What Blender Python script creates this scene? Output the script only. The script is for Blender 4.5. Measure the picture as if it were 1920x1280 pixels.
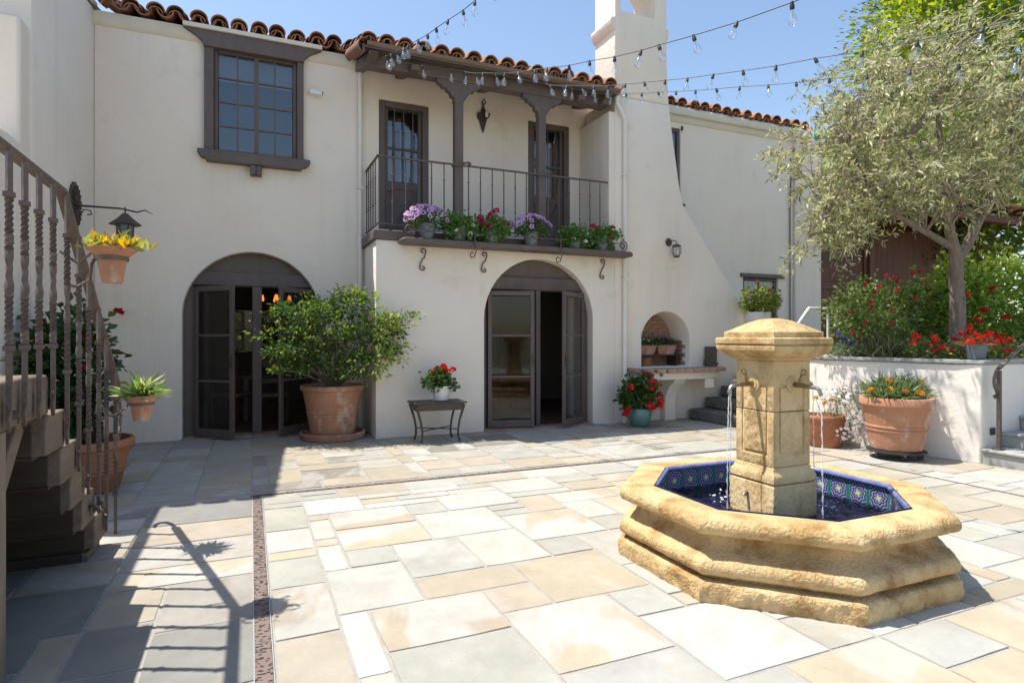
import bpy, bmesh, math, random
import numpy as np
from mathutils import Vector, Matrix, noise

for o in list(bpy.data.objects): bpy.data.objects.remove(o)
scene = bpy.context.scene
R = math.radians

# ------------------------------------------------------------------ camera
TH = math.atan(490/1131.)
cam_d = bpy.data.cameras.new('camera'); cam = bpy.data.objects.new('camera', cam_d)
scene.collection.objects.link(cam); scene.camera = cam
cam.location = (0, 0, 1.4); cam.rotation_euler = (R(90), 0, -TH)
cam_d.sensor_width = 36; cam_d.lens = 1131/1920*36; cam_d.shift_y = -10/1920
cam_d.clip_start = .05; cam_d.clip_end = 2000

# ------------------------------------------------------------------ light
SUN_EL, SUN_AZ = R(67), R(25)
world = bpy.data.worlds.new('World'); scene.world = world; world.use_nodes = True
wn = world.node_tree; bg = wn.nodes['Background']
sky = wn.nodes.new('ShaderNodeTexSky'); sky.sky_type = 'NISHITA'; sky.sun_disc = False
sky.sun_elevation = SUN_EL; sky.sun_rotation = R(-65); sky.air_density = 1.15; sky.dust_density = 1.0; sky.ozone_density = 1.2
wn.links.new(sky.outputs[0], bg.inputs[0]); bg.inputs[1].default_value = .145
sun_d = bpy.data.lights.new('sun', 'SUN'); sun = bpy.data.objects.new('sun', sun_d)
scene.collection.objects.link(sun)
sun_d.energy = 5.0; sun_d.angle = R(.53); sun_d.color = (1, .95, .87)
sun.rotation_euler = Vector((math.cos(SUN_AZ)*math.cos(SUN_EL), -math.sin(SUN_AZ)*math.cos(SUN_EL), -math.sin(SUN_EL))).to_track_quat('-Z', 'Y').to_euler()
sun.location = (-4, 4, 12)
scene.view_settings.view_transform = 'Standard'; scene.view_settings.look = 'None'
scene.view_settings.exposure = .57; scene.view_settings.gamma = 1
scene.render.engine = 'CYCLES'
scene.cycles.max_bounces = 4; scene.cycles.transparent_max_bounces = 8; scene.cycles.diffuse_bounces = 3; scene.cycles.glossy_bounces = 3
scene.cycles.caustics_reflective = False; scene.cycles.caustics_refractive = False

# ------------------------------------------------------------------ materials
MATS = {}
def mat(name, col=(.5,.5,.5), rough=.7, var=None, scale=4., bump=0., bscale=40., metal=0., spec=.5, detail=4., stretch=None, stain=None):
    """Principled with noise colour variation and bump."""
    if name in MATS: return MATS[name]
    m = bpy.data.materials.new(name); m.use_nodes = True; MATS[name] = m
    nt = m.node_tree; N = nt.nodes; L = nt.links; b = N['Principled BSDF']
    b.inputs['Roughness'].default_value = rough; b.inputs['Metallic'].default_value = metal
    b.inputs['Specular IOR Level'].default_value = spec
    b.inputs['Base Color'].default_value = (*col, 1)
    tc = N.new('ShaderNodeTexCoord'); vec = tc.outputs['Object']
    if stretch:
        mp = N.new('ShaderNodeMapping'); mp.inputs['Scale'].default_value = stretch; L.new(vec, mp.inputs[0]); vec = mp.outputs[0]
    if var:
        n = N.new('ShaderNodeTexNoise'); n.inputs['Scale'].default_value = scale; n.inputs['Detail'].default_value = detail
        n.inputs['Roughness'].default_value = .62
        L.new(vec, n.inputs['Vector'])
        cr = N.new('ShaderNodeMapRange'); cr.inputs[1].default_value = .32; cr.inputs[2].default_value = .68
        L.new(n.outputs['Fac'], cr.inputs[0])
        mx = N.new('ShaderNodeMix'); mx.data_type = 'RGBA'; L.new(cr.outputs[0], mx.inputs[0])
        mx.inputs[6].default_value = (*col, 1); mx.inputs[7].default_value = (*var, 1)
        out = mx.outputs[2]
        if stain:
            n2 = N.new('ShaderNodeTexNoise'); n2.inputs['Scale'].default_value = stain[1]; n2.inputs['Detail'].default_value = 4
            n2.inputs['Roughness'].default_value = .7
            L.new(vec, n2.inputs['Vector'])
            c2 = N.new('ShaderNodeMapRange'); c2.inputs[1].default_value = stain[2]; c2.inputs[2].default_value = stain[3]
            L.new(n2.outputs['Fac'], c2.inputs[0])
            m2 = N.new('ShaderNodeMix'); m2.data_type = 'RGBA'; L.new(c2.outputs[0], m2.inputs[0])
            L.new(out, m2.inputs[6]); m2.inputs[7].default_value = (*stain[0], 1); out = m2.outputs[2]
        L.new(out, b.inputs['Base Color'])
    if bump:
        n3 = N.new('ShaderNodeTexNoise'); n3.inputs['Scale'].default_value = bscale; n3.inputs['Detail'].default_value = 3
        L.new(vec, n3.inputs['Vector'])
        bp = N.new('ShaderNodeBump'); bp.inputs['Strength'].default_value = bump; bp.inputs['Distance'].default_value = .02
        L.new(n3.outputs['Fac'], bp.inputs['Height']); L.new(bp.outputs[0], b.inputs['Normal'])
    return m

STUCCO = mat('stucco', (.84,.75,.655), .9, (.81,.715,.615), 1.1, .35, 14, spec=.2, stain=((.70,.61,.51), 1.7, .60, .82))
def streaks(m):
    nt = m.node_tree; N = nt.nodes; L = nt.links; b = N['Principled BSDF']; src = b.inputs['Base Color'].links[0].from_socket
    tc = N.new('ShaderNodeTexCoord'); mp = N.new('ShaderNodeMapping'); mp.inputs['Scale'].default_value = (5.5,5.5,.28); L.new(tc.outputs['Object'], mp.inputs[0])
    n = N.new('ShaderNodeTexNoise'); n.inputs['Scale'].default_value = 1.3; n.inputs['Detail'].default_value = 4; n.inputs['Roughness'].default_value = .65; L.new(mp.outputs[0], n.inputs['Vector'])
    n2 = N.new('ShaderNodeTexNoise'); n2.inputs['Scale'].default_value = .7; L.new(tc.outputs['Object'], n2.inputs['Vector'])
    mu = N.new('ShaderNodeMath'); mu.operation = 'MULTIPLY'; L.new(n.outputs['Fac'], mu.inputs[0]); L.new(n2.outputs['Fac'], mu.inputs[1])
    mr = N.new('ShaderNodeMapRange'); mr.inputs[1].default_value = .26; mr.inputs[2].default_value = .42; mr.inputs[4].default_value = .28; L.new(mu.outputs[0], mr.inputs[0])
    mx = N.new('ShaderNodeMix'); mx.data_type = 'RGBA'; L.new(mr.outputs[0], mx.inputs[0]); L.new(src, mx.inputs[6]); mx.inputs[7].default_value = (.64,.565,.475,1)
    L.new(mx.outputs[2], b.inputs['Base Color'])
    # trowel waves
    bp = [q for q in N if q.type == 'BUMP'][0]; w = N.new('ShaderNodeTexNoise'); w.inputs['Scale'].default_value = 3.2; w.inputs['Detail'].default_value = 3; L.new(tc.outputs['Object'], w.inputs['Vector'])
    b2 = N.new('ShaderNodeBump'); b2.inputs['Strength'].default_value = .22; b2.inputs['Distance'].default_value = .04; L.new(w.outputs['Fac'], b2.inputs['Height']); L.new(b2.outputs[0], bp.inputs['Normal'])
streaks(STUCCO)
STUCCO2 = mat('stucco_white', (.83,.765,.68), .9, (.78,.715,.63), 2.0, .28, 18, spec=.2)
TRIM = mat('cream_trim', (.72,.66,.56), .75, (.66,.60,.50), 3, .1, 30, spec=.3)
BROWN = mat('brown_paint', (.135,.098,.088), .55, (.105,.076,.066), 6, .25, 30, stretch=(1,1,.35), stain=((.20,.16,.135), 9, .66, .80))
BROWN2 = mat('brown_dark_door', (.105,.075,.072), .5, (.085,.06,.056), 5, .2, 30)
IRON = mat('brown_iron', (.145,.105,.085), .5, (.10,.072,.06), 25, .3, 60, metal=.15)
IRON2 = mat('dark_iron', (.06,.048,.042), .5, (.09,.065,.05), 30, .3, 60, metal=.3)
WOOD = mat('weathered_wood', (.20,.15,.11), .85, (.13,.094,.066), 7, .6, 22, stretch=(1,.35,1.6), stain=((.12,.09,.07), 5, .62,.8))
WOODP = mat('weathered_post_wood', (.24,.19,.145), .85, (.15,.115,.083), 9, .6, 22, stretch=(1.3,1.3,.18), stain=((.12,.09,.07), 6, .62,.8))
GATE = mat('red_brown_wood', (.13,.038,.018), .6, (.08,.025,.013), 6, .3, 30, stretch=(1.5,1.5,.15), stain=((.07,.028,.018), 12, .66,.75))
TERRA = mat('terracotta', (.45,.225,.13), .88, (.37,.17,.095), 5, .3, 30, stretch=(1,1,.7), stain=((.62,.49,.40), 3.6, .53, .74))
TERRA2 = mat('terracotta_deep', (.40,.16,.075), .8, (.33,.125,.06), 5, .2, 30, stain=((.52,.30,.2), 4, .62, .8))
BRICK = mat('brick', (.34,.165,.115), .9, (.46,.30,.22), 6, .6, 40, stain=((.55,.47,.38), 9, .6, .75))
GOLD = mat('gold_sandstone', (.64,.475,.265), .9, (.50,.335,.15), 2.4, .8, 64, spec=.2, stain=((.31,.18,.07), 4.6, .47, .68))
GOLD2 = mat('gold_sandstone_pillar', (.64,.49,.28), .9, (.50,.345,.16), 2.6, .6, 44, spec=.2, stretch=(1,1,.6), stain=((.29,.18,.07), 4.0, .46, .70))
BLUESTONE = mat('bluestone', (.30,.31,.30), .8, (.37,.37,.34), 3, .3, 30, stain=((.22,.22,.21), 5, .6, .75))
DARKSTONE = mat('dark_mossy_stone', (.115,.10,.085), .9, (.17,.15,.125), 6, .8, 20)
MORTAR = mat('mortar', (.36,.335,.30), .95, (.29,.27,.24), 8, .3, 60, stain=((.42,.36,.2), 3, .7,.8))
BEDSTONE = mat('patio_bed', (.46,.43,.37), .9, (.40,.37,.31), 2, .2, 30)
SOIL = mat('soil', (.055,.038,.026), .95, (.10,.075,.05), 20, .9, 60)
WHITEPAINT = mat('white_metal_paint', (.72,.70,.66), .45, (.66,.63,.58), 5, .05, 40)
GUTTERBROWN = mat('brown_gutter_metal', (.20,.135,.10), .42, (.155,.105,.08), 5, .05, 30, metal=.25)
CERAMIC = mat('white_ceramic', (.78,.76,.74), .3, (.72,.70,.68), 10)
GREENCER = mat('green_glazed_ceramic', (.13,.27,.235), .22, (.10,.21,.185), 9)
GREYPLASTIC = mat('grey_plastic', (.15,.17,.19), .5, (.125,.145,.165), 8)
BLACKRUBBER = mat('black_plastic', (.02,.02,.022), .55, (.03,.03,.03), 8)
BRASS = mat('aged_brass', (.33,.23,.12), .38, (.2,.15,.09), 20, .2, 60, metal=.9)
SPOUTGREY = mat('spout_metal', (.34,.33,.31), .35, (.24,.22,.19), 20, .1, 60, metal=.8)
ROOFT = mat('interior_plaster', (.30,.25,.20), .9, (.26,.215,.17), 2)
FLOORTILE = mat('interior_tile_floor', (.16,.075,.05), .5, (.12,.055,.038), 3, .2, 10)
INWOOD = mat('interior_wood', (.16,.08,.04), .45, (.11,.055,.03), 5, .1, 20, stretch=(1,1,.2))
CLOTH = mat('chair_fabric', (.20,.12,.08), .9, (.27,.2,.14), 40)
BARK = mat('olive_bark', (.27,.215,.17), .95, (.15,.115,.09), 14, 1., 22, stretch=(1.5,1.5,.4))
TWIG = mat('pale_twig', (.36,.30,.24), .9, (.26,.21,.165), 12, .4, 30)
DARKWOOD = mat('dark_board', (.055,.038,.027), .8, (.035,.024,.018), 9, .4, 24, stretch=(.3,1,1.6))
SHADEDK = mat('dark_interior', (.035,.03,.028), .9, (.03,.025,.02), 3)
CABLE = mat('black_cable', (.018,.018,.02), .6, (.03,.03,.03), 30)

def flag_mat():
    m = bpy.data.materials.new('flagstone'); m.use_nodes = True; nt = m.node_tree; N = nt.nodes; L = nt.links; b = N['Principled BSDF']
    oi = N.new('ShaderNodeObjectInfo'); geo = N.new('ShaderNodeNewGeometry')
    add = N.new('ShaderNodeVectorMath'); add.operation = 'ADD'
    sc = N.new('ShaderNodeVectorMath'); sc.operation = 'SCALE'; cmb = N.new('ShaderNodeCombineXYZ')
    L.new(oi.outputs['Random'], cmb.inputs[0]); L.new(oi.outputs['Random'], cmb.inputs[1]); L.new(oi.outputs['Random'], cmb.inputs[2])
    L.new(cmb.outputs[0], sc.inputs[0]); sc.inputs[3].default_value = 37.
    L.new(geo.outputs['Position'], add.inputs[0]); L.new(sc.outputs[0], add.inputs[1])
    rot = N.new('ShaderNodeVectorRotate'); rot.rotation_type = 'Z_AXIS'; ml = N.new('ShaderNodeMath'); ml.operation = 'MULTIPLY'; ml.inputs[1].default_value = 6.28
    L.new(oi.outputs['Random'], ml.inputs[0]); L.new(add.outputs[0], rot.inputs['Vector']); L.new(ml.outputs[0], rot.inputs['Angle'])
    mp = N.new('ShaderNodeMapping'); mp.inputs['Scale'].default_value = (.9, 2.6, 1); L.new(rot.outputs[0], mp.inputs[0])
    n1 = N.new('ShaderNodeTexNoise'); n1.inputs['Scale'].default_value = .95; n1.inputs['Detail'].default_value = 5; n1.inputs['Roughness'].default_value = .45
    n1.inputs['Distortion'].default_value = .8
    L.new(mp.outputs[0], n1.inputs['Vector'])
    mr = N.new('ShaderNodeMapRange'); mr.interpolation_type = 'SMOOTHSTEP'; mr.inputs[1].default_value = .44; mr.inputs[2].default_value = .54
    L.new(n1.outputs['Fac'], mr.inputs[0])
    am = N.new('ShaderNodeMath'); am.operation = 'MULTIPLY'; L.new(mr.outputs[0], am.inputs[0]); L.new(oi.outputs['Alpha'], am.inputs[1])
    mx = N.new('ShaderNodeMix'); mx.data_type = 'RGBA'; L.new(am.outputs[0], mx.inputs[0]); L.new(oi.outputs['Color'], mx.inputs[6])
    mx.inputs[7].default_value = (.425,.405,.37,1)
    # mottling
    n2 = N.new('ShaderNodeTexNoise'); n2.inputs['Scale'].default_value = 3.2; n2.inputs['Detail'].default_value = 5; n2.inputs['Roughness'].default_value = .7
    L.new(rot.outputs[0], n2.inputs['Vector'])
    m2 = N.new('ShaderNodeMapRange'); m2.inputs[1].default_value = .25; m2.inputs[2].default_value = .75; m2.inputs[3].default_value = .82; m2.inputs[4].default_value = 1.14
    L.new(n2.outputs['Fac'], m2.inputs[0])
    mm = N.new('ShaderNodeMix'); mm.data_type = 'RGBA'; mm.blend_type = 'MULTIPLY'; mm.inputs[0].default_value = 1
    L.new(mx.outputs[2], mm.inputs[6]); L.new(m2.outputs[0], mm.inputs[7])
    # warm bands
    n4 = N.new('ShaderNodeTexNoise'); n4.inputs['Scale'].default_value = 2.2; n4.inputs['Detail'].default_value = 4; n4.inputs['Distortion'].default_value = 1.2
    L.new(mp.outputs[0], n4.inputs['Vector'])
    m4 = N.new('ShaderNodeMapRange'); m4.inputs[1].default_value = .56; m4.inputs[2].default_value = .72; m4.inputs[4].default_value = .32
    L.new(n4.outputs['Fac'], m4.inputs[0])
    m5 = N.new('ShaderNodeMix'); m5.data_type = 'RGBA'; L.new(m4.outputs[0], m5.inputs[0]); L.new(mm.outputs[2], m5.inputs[6]); m5.inputs[7].default_value = (.36,.29,.20,1)
    # tiny specks
    n3 = N.new('ShaderNodeTexNoise'); n3.inputs['Scale'].default_value = 60; n3.inputs['Detail'].default_value = 3; L.new(rot.outputs[0], n3.inputs['Vector'])
    m3 = N.new('ShaderNodeMapRange'); m3.inputs[1].default_value = .70; m3.inputs[2].default_value = .76; L.new(n3.outputs['Fac'], m3.inputs[0])
    mz = N.new('ShaderNodeMix'); mz.data_type = 'RGBA'; L.new(m3.outputs[0], mz.inputs[0]); L.new(m5.outputs[2], mz.inputs[6]); mz.inputs[7].default_value = (.25,.2,.15,1)
    L.new(mz.outputs[2], b.inputs['Base Color'])
    b.inputs['Roughness'].default_value = .72; b.inputs['Specular IOR Level'].default_value = .3
    bp = N.new('ShaderNodeBump'); bp.inputs['Strength'].default_value = .5; bp.inputs['Distance'].default_value = .012
    n5 = N.new('ShaderNodeTexNoise'); n5.inputs['Scale'].default_value = 9; n5.inputs['Detail'].default_value = 5; L.new(rot.outputs[0], n5.inputs['Vector'])
    L.new(n5.outputs['Fac'], bp.inputs['Height']); L.new(bp.outputs[0], b.inputs['Normal'])
    return m
FLAG = flag_mat()

def tile_roof_mat():
    m = bpy.data.materials.new('clay_roof_tile'); m.use_nodes = True; nt = m.node_tree; N = nt.nodes; L = nt.links; b = N['Principled BSDF']
    oi = N.new('ShaderNodeObjectInfo'); cr = N.new('ShaderNodeValToRGB'); L.new(oi.outputs['Random'], cr.inputs[0])
    e = cr.color_ramp.elements; e[0].color = (.30,.12,.065,1); e[1].color = (.20,.095,.06,1)
    x = cr.color_ramp.elements.new(.5); x.color = (.40,.19,.105,1)
    geo = N.new('ShaderNodeNewGeometry'); n = N.new('ShaderNodeTexNoise'); n.inputs['Scale'].default_value = 11; n.inputs['Detail'].default_value = 6; n.inputs['Roughness'].default_value = .7
    L.new(geo.outputs['Position'], n.inputs['Vector'])
    mr = N.new('ShaderNodeMapRange'); mr.inputs[1].default_value = .5; mr.inputs[2].default_value = .68; L.new(n.outputs['Fac'], mr.inputs[0])
    mx = N.new('ShaderNodeMix'); mx.data_type = 'RGBA'; L.new(mr.outputs[0], mx.inputs[0]); L.new(cr.outputs[0], mx.inputs[6]); mx.inputs[7].default_value = (.115,.085,.065,1)
    L.new(mx.outputs[2], b.inputs['Base Color']); b.inputs['Roughness'].default_value = .9
    bp = N.new('ShaderNodeBump'); bp.inputs['Strength'].default_value = .5; bp.inputs['Distance'].default_value = .01; L.new(n.outputs['Fac'], bp.inputs['Height']); L.new(bp.outputs[0], b.inputs['Normal'])
    return m
ROOFTILE = tile_roof_mat()

def foliage_mat(name, transl=.35, rough=.45, spec=.4):
    m = bpy.data.materials.new(name); m.use_nodes = True; nt = m.node_tree; N = nt.nodes; L = nt.links; b = N['Principled BSDF']
    at = N.new('ShaderNodeAttribute'); at.attribute_name = 'Col'
    L.new(at.outputs['Color'], b.inputs['Base Color']); b.inputs['Roughness'].default_value = rough; b.inputs['Specular IOR Level'].default_value = spec
    tr = N.new('ShaderNodeBsdfTranslucent'); hs = N.new('ShaderNodeHueSaturation'); hs.inputs['Saturation'].default_value = 1.1; hs.inputs['Value'].default_value = 1.5; hs.inputs['Hue'].default_value = .485
    L.new(at.outputs['Color'], hs.inputs['Color']); L.new(hs.outputs[0], tr.inputs[0])
    ms = N.new('ShaderNodeMixShader'); ms.inputs[0].default_value = transl
    L.new(b.outputs[0], ms.inputs[1]); L.new(tr.outputs[0], ms.inputs[2]); L.new(ms.outputs[0], N['Material Output'].inputs[0])
    return m
LEAF = foliage_mat('leaf'); LEAF2 = foliage_mat('thin_sunlit_leaf', .58)
def petal_mat():
    m = bpy.data.materials.new('petal'); m.use_nodes = True; nt = m.node_tree; N = nt.nodes; L = nt.links; b = N['Principled BSDF']
    at = N.new('ShaderNodeAttribute'); at.attribute_name = 'Col'; L.new(at.outputs['Color'], b.inputs['Base Color']); b.inputs['Roughness'].default_value = .6
    b.inputs['Specular IOR Level'].default_value = .2
    tr = N.new('ShaderNodeBsdfTranslucent'); L.new(at.outputs['Color'], tr.inputs[0])
    ms = N.new('ShaderNodeMixShader'); ms.inputs[0].default_value = .35
    L.new(b.outputs[0], ms.inputs[1]); L.new(tr.outputs[0], ms.inputs[2]); L.new(ms.outputs[0], N['Material Output'].inputs[0])
    return m
PETAL = petal_mat()

def glass_mat(name, f0, tint=(.8,.8,.8), rough=.02):
    """thin pane: Schlick mix of clear and mirror"""
    m = bpy.data.materials.new(name); m.use_nodes = True; nt = m.node_tree; N = nt.nodes; L = nt.links; N.remove(N['Principled BSDF'])
    lw = N.new('ShaderNodeLayerWeight'); lw.inputs[0].default_value = .5
    pw_ = N.new('ShaderNodeMath'); pw_.operation = 'POWER'; pw_.inputs[1].default_value = 5; L.new(lw.outputs['Facing'], pw_.inputs[0])
    ma = N.new('ShaderNodeMath'); ma.operation = 'MULTIPLY_ADD'; ma.inputs[1].default_value = 1-f0; ma.inputs[2].default_value = f0; L.new(pw_.outputs[0], ma.inputs[0])
    t = N.new('ShaderNodeBsdfTransparent'); t.inputs[0].default_value = (*tint, 1)
    g = N.new('ShaderNodeBsdfGlossy'); g.inputs['Roughness'].default_value = rough; g.inputs[0].default_value = (.95,.95,.95,1)
    ms = N.new('ShaderNodeMixShader'); L.new(ma.outputs[0], ms.inputs[0]); L.new(t.outputs[0], ms.inputs[1]); L.new(g.outputs[0], ms.inputs[2])
    L.new(ms.outputs[0], N['Material Output'].inputs[0])
    return m
PANE = glass_mat('window_pane', .10, (.75,.77,.8))
DOORPANE = glass_mat('door_pane', .032, (.74,.74,.74), .05)
BULBGLASS = glass_mat('bulb_glass', .13, (.95,.965,.98), .05)

def emit_mat(name, col, s):
    m = bpy.data.materials.new(name); m.use_nodes = True; N = m.node_tree.nodes; b = N['Principled BSDF']
    b.inputs['Base Color'].default_value = (*col, 1); b.inputs['Emission Color'].default_value = (*col, 1); b.inputs['Emission Strength'].default_value = s
    return m
FLAME = emit_mat('warm_lit_bulb', (1, .24, .05), 1.1)

def bluetile_mat():
    m = bpy.data.materials.new('blue_glazed_tile'); m.use_nodes = True; nt = m.node_tree; N = nt.nodes; L = nt.links; b = N['Principled BSDF']
    tc = N.new('ShaderNodeTexCoord'); sep = N.new('ShaderNodeSeparateXYZ'); L.new(tc.outputs['Object'], sep.inputs[0])
    def math_(op, a, bb=None, c=None):
        n = N.new('ShaderNodeMath'); n.operation = op
        for i, v in enumerate((a, bb, c)):
            if v is None: continue
            if isinstance(v, (int, float)): n.inputs[i].default_value = v
            else: L.new(v, n.inputs[i])
        return n.outputs[0]
    x = sep.outputs[0]; z = sep.outputs[2]
    rr = math_('SQRT', math_('ADD', math_('MULTIPLY', x, x), math_('MULTIPLY', z, z)))
    ang = math_('ARCTAN2', z, x)
    ring = math_('SINE', math_('ADD', math_('MULTIPLY', rr, 300.), math_('MULTIPLY', math_('SINE', math_('MULTIPLY', ang, 8.)), 1.6)))
    pat = math_('GREATER_THAN', ring, .25)
    mx = N.new('ShaderNodeMix'); mx.data_type = 'RGBA'; L.new(pat, mx.inputs[0]); mx.inputs[6].default_value = (.04,.04,.15,1); mx.inputs[7].default_value = (.30,.32,.45,1)
    # yellow-white heart, green edge
    cen = math_('LESS_THAN', math_('ADD', rr, math_('MULTIPLY', math_('SINE', math_('MULTIPLY', ang, 4.)), .004)), .017)
    m2 = N.new('ShaderNodeMix'); m2.data_type = 'RGBA'; L.new(cen, m2.inputs[0]); L.new(mx.outputs[2], m2.inputs[6]); m2.inputs[7].default_value = (.55,.6,.3,1)
    edge = math_('GREATER_THAN', math_('ABSOLUTE', x), .061)
    m3 = N.new('ShaderNodeMix'); m3.data_type = 'RGBA'; L.new(edge, m3.inputs[0]); L.new(m2.outputs[2], m3.inputs[6]); m3.inputs[7].default_value = (.03,.20,.15,1)
    L.new(m3.outputs[2], b.inputs['Base Color']); b.inputs['Roughness'].default_value = .15
    return m
BLUETILE = bluetile_mat()
BLUECAP = mat('blue_glaze_trim', (.19,.22,.42), .18, (.11,.13,.31), 14)
BLUEFLOOR = mat('dark_blue_basin', (.028,.022,.075), .3, (.045,.036,.10), 9)

def water_mat():
    m = bpy.data.materials.new('pool_water'); m.use_nodes = True; nt = m.node_tree; N = nt.nodes; L = nt.links; N.remove(N['Principled BSDF'])
    geo = N.new('ShaderNodeNewGeometry'); n = N.new('ShaderNodeTexNoise'); n.inputs['Scale'].default_value = 9; n.inputs['Detail'].default_value = 4; n.inputs['Distortion'].default_value = .7
    L.new(geo.outputs['Position'], n.inputs['Vector'])
    bp = N.new('ShaderNodeBump'); bp.inputs['Strength'].default_value = 1.; bp.inputs['Distance'].default_value = .12; L.new(n.outputs['Fac'], bp.inputs['Height'])
    fr = N.new('ShaderNodeFresnel'); fr.inputs[0].default_value = 1.36; L.new(bp.outputs[0], fr.inputs['Normal'])
    t = N.new('ShaderNodeBsdfTransparent'); t.inputs[0].default_value = (.60,.58,.72,1)
    g = N.new('ShaderNodeBsdfGlossy'); g.inputs['Roughness'].default_value = .03; L.new(bp.outputs[0], g.inputs['Normal'])
    ms = N.new('ShaderNodeMixShader'); L.new(fr.outputs[0], ms.inputs[0]); L.new(t.outputs[0], ms.inputs[1]); L.new(g.outputs[0], ms.inputs[2])
    L.new(ms.outputs[0], N['Material Output'].inputs[0])
    return m
WATER = water_mat()
def stream_mat():
    m = bpy.data.materials.new('falling_water'); m.use_nodes = True; nt = m.node_tree; N = nt.nodes; L = nt.links; b = N['Principled BSDF']
    b.inputs['Base Color'].default_value = (.85,.9,.93,1); b.inputs['Roughness'].default_value = .08
    t = N.new('ShaderNodeBsdfTransparent'); ms = N.new('ShaderNodeMixShader'); ms.inputs[0].default_value = .5
    L.new(t.outputs[0], ms.inputs[1]); L.new(b.outputs[0], ms.inputs[2]); L.new(ms.outputs[0], N['Material Output'].inputs[0])
    return m
STREAM = stream_mat()

def grate_mat():
    m = bpy.data.materials.new('cast_iron_grate'); m.use_nodes = True; nt = m.node_tree; N = nt.nodes; L = nt.links; b = N['Principled BSDF']
    tc = N.new('ShaderNodeTexCoord'); mp = N.new('ShaderNodeMapping'); mp.inputs['Scale'].default_value = (40, 62, 1); mp.inputs['Rotation'].default_value = (0,0,.5)
    L.new(tc.outputs['Object'], mp.inputs[0]); v = N.new('ShaderNodeTexVoronoi'); L.new(mp.outputs[0], v.inputs['Vector']); v.inputs['Scale'].default_value = 1
    lt = N.new('ShaderNodeMath'); lt.operation = 'LESS_THAN'; lt.inputs[1].default_value = .40; L.new(v.outputs['Distance'], lt.inputs[0])
    n = N.new('ShaderNodeTexNoise'); n.inputs['Scale'].default_value = 7; L.new(tc.outputs['Object'], n.inputs['Vector'])
    m0 = N.new('ShaderNodeMix'); m0.data_type = 'RGBA'; L.new(n.outputs['Fac'], m0.inputs[0]); m0.inputs[6].default_value = (.17,.095,.07,1); m0.inputs[7].default_value = (.19,.165,.15,1)
    mx = N.new('ShaderNodeMix'); mx.data_type = 'RGBA'; L.new(lt.outputs[0], mx.inputs[0]); L.new(m0.outputs[2], mx.inputs[6]); mx.inputs[7].default_value = (.012,.01,.01,1)
    L.new(mx.outputs[2], b.inputs['Base Color']); b.inputs['Roughness'].default_value = .75
    bp = N.new('ShaderNodeBump'); bp.invert = True; bp.inputs['Distance'].default_value = .01; bp.inputs['Strength'].default_value = .8; L.new(lt.outputs[0], bp.inputs['Height']); L.new(bp.outputs[0], b.inputs['Normal'])
    return m
GRATE = grate_mat()

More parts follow.
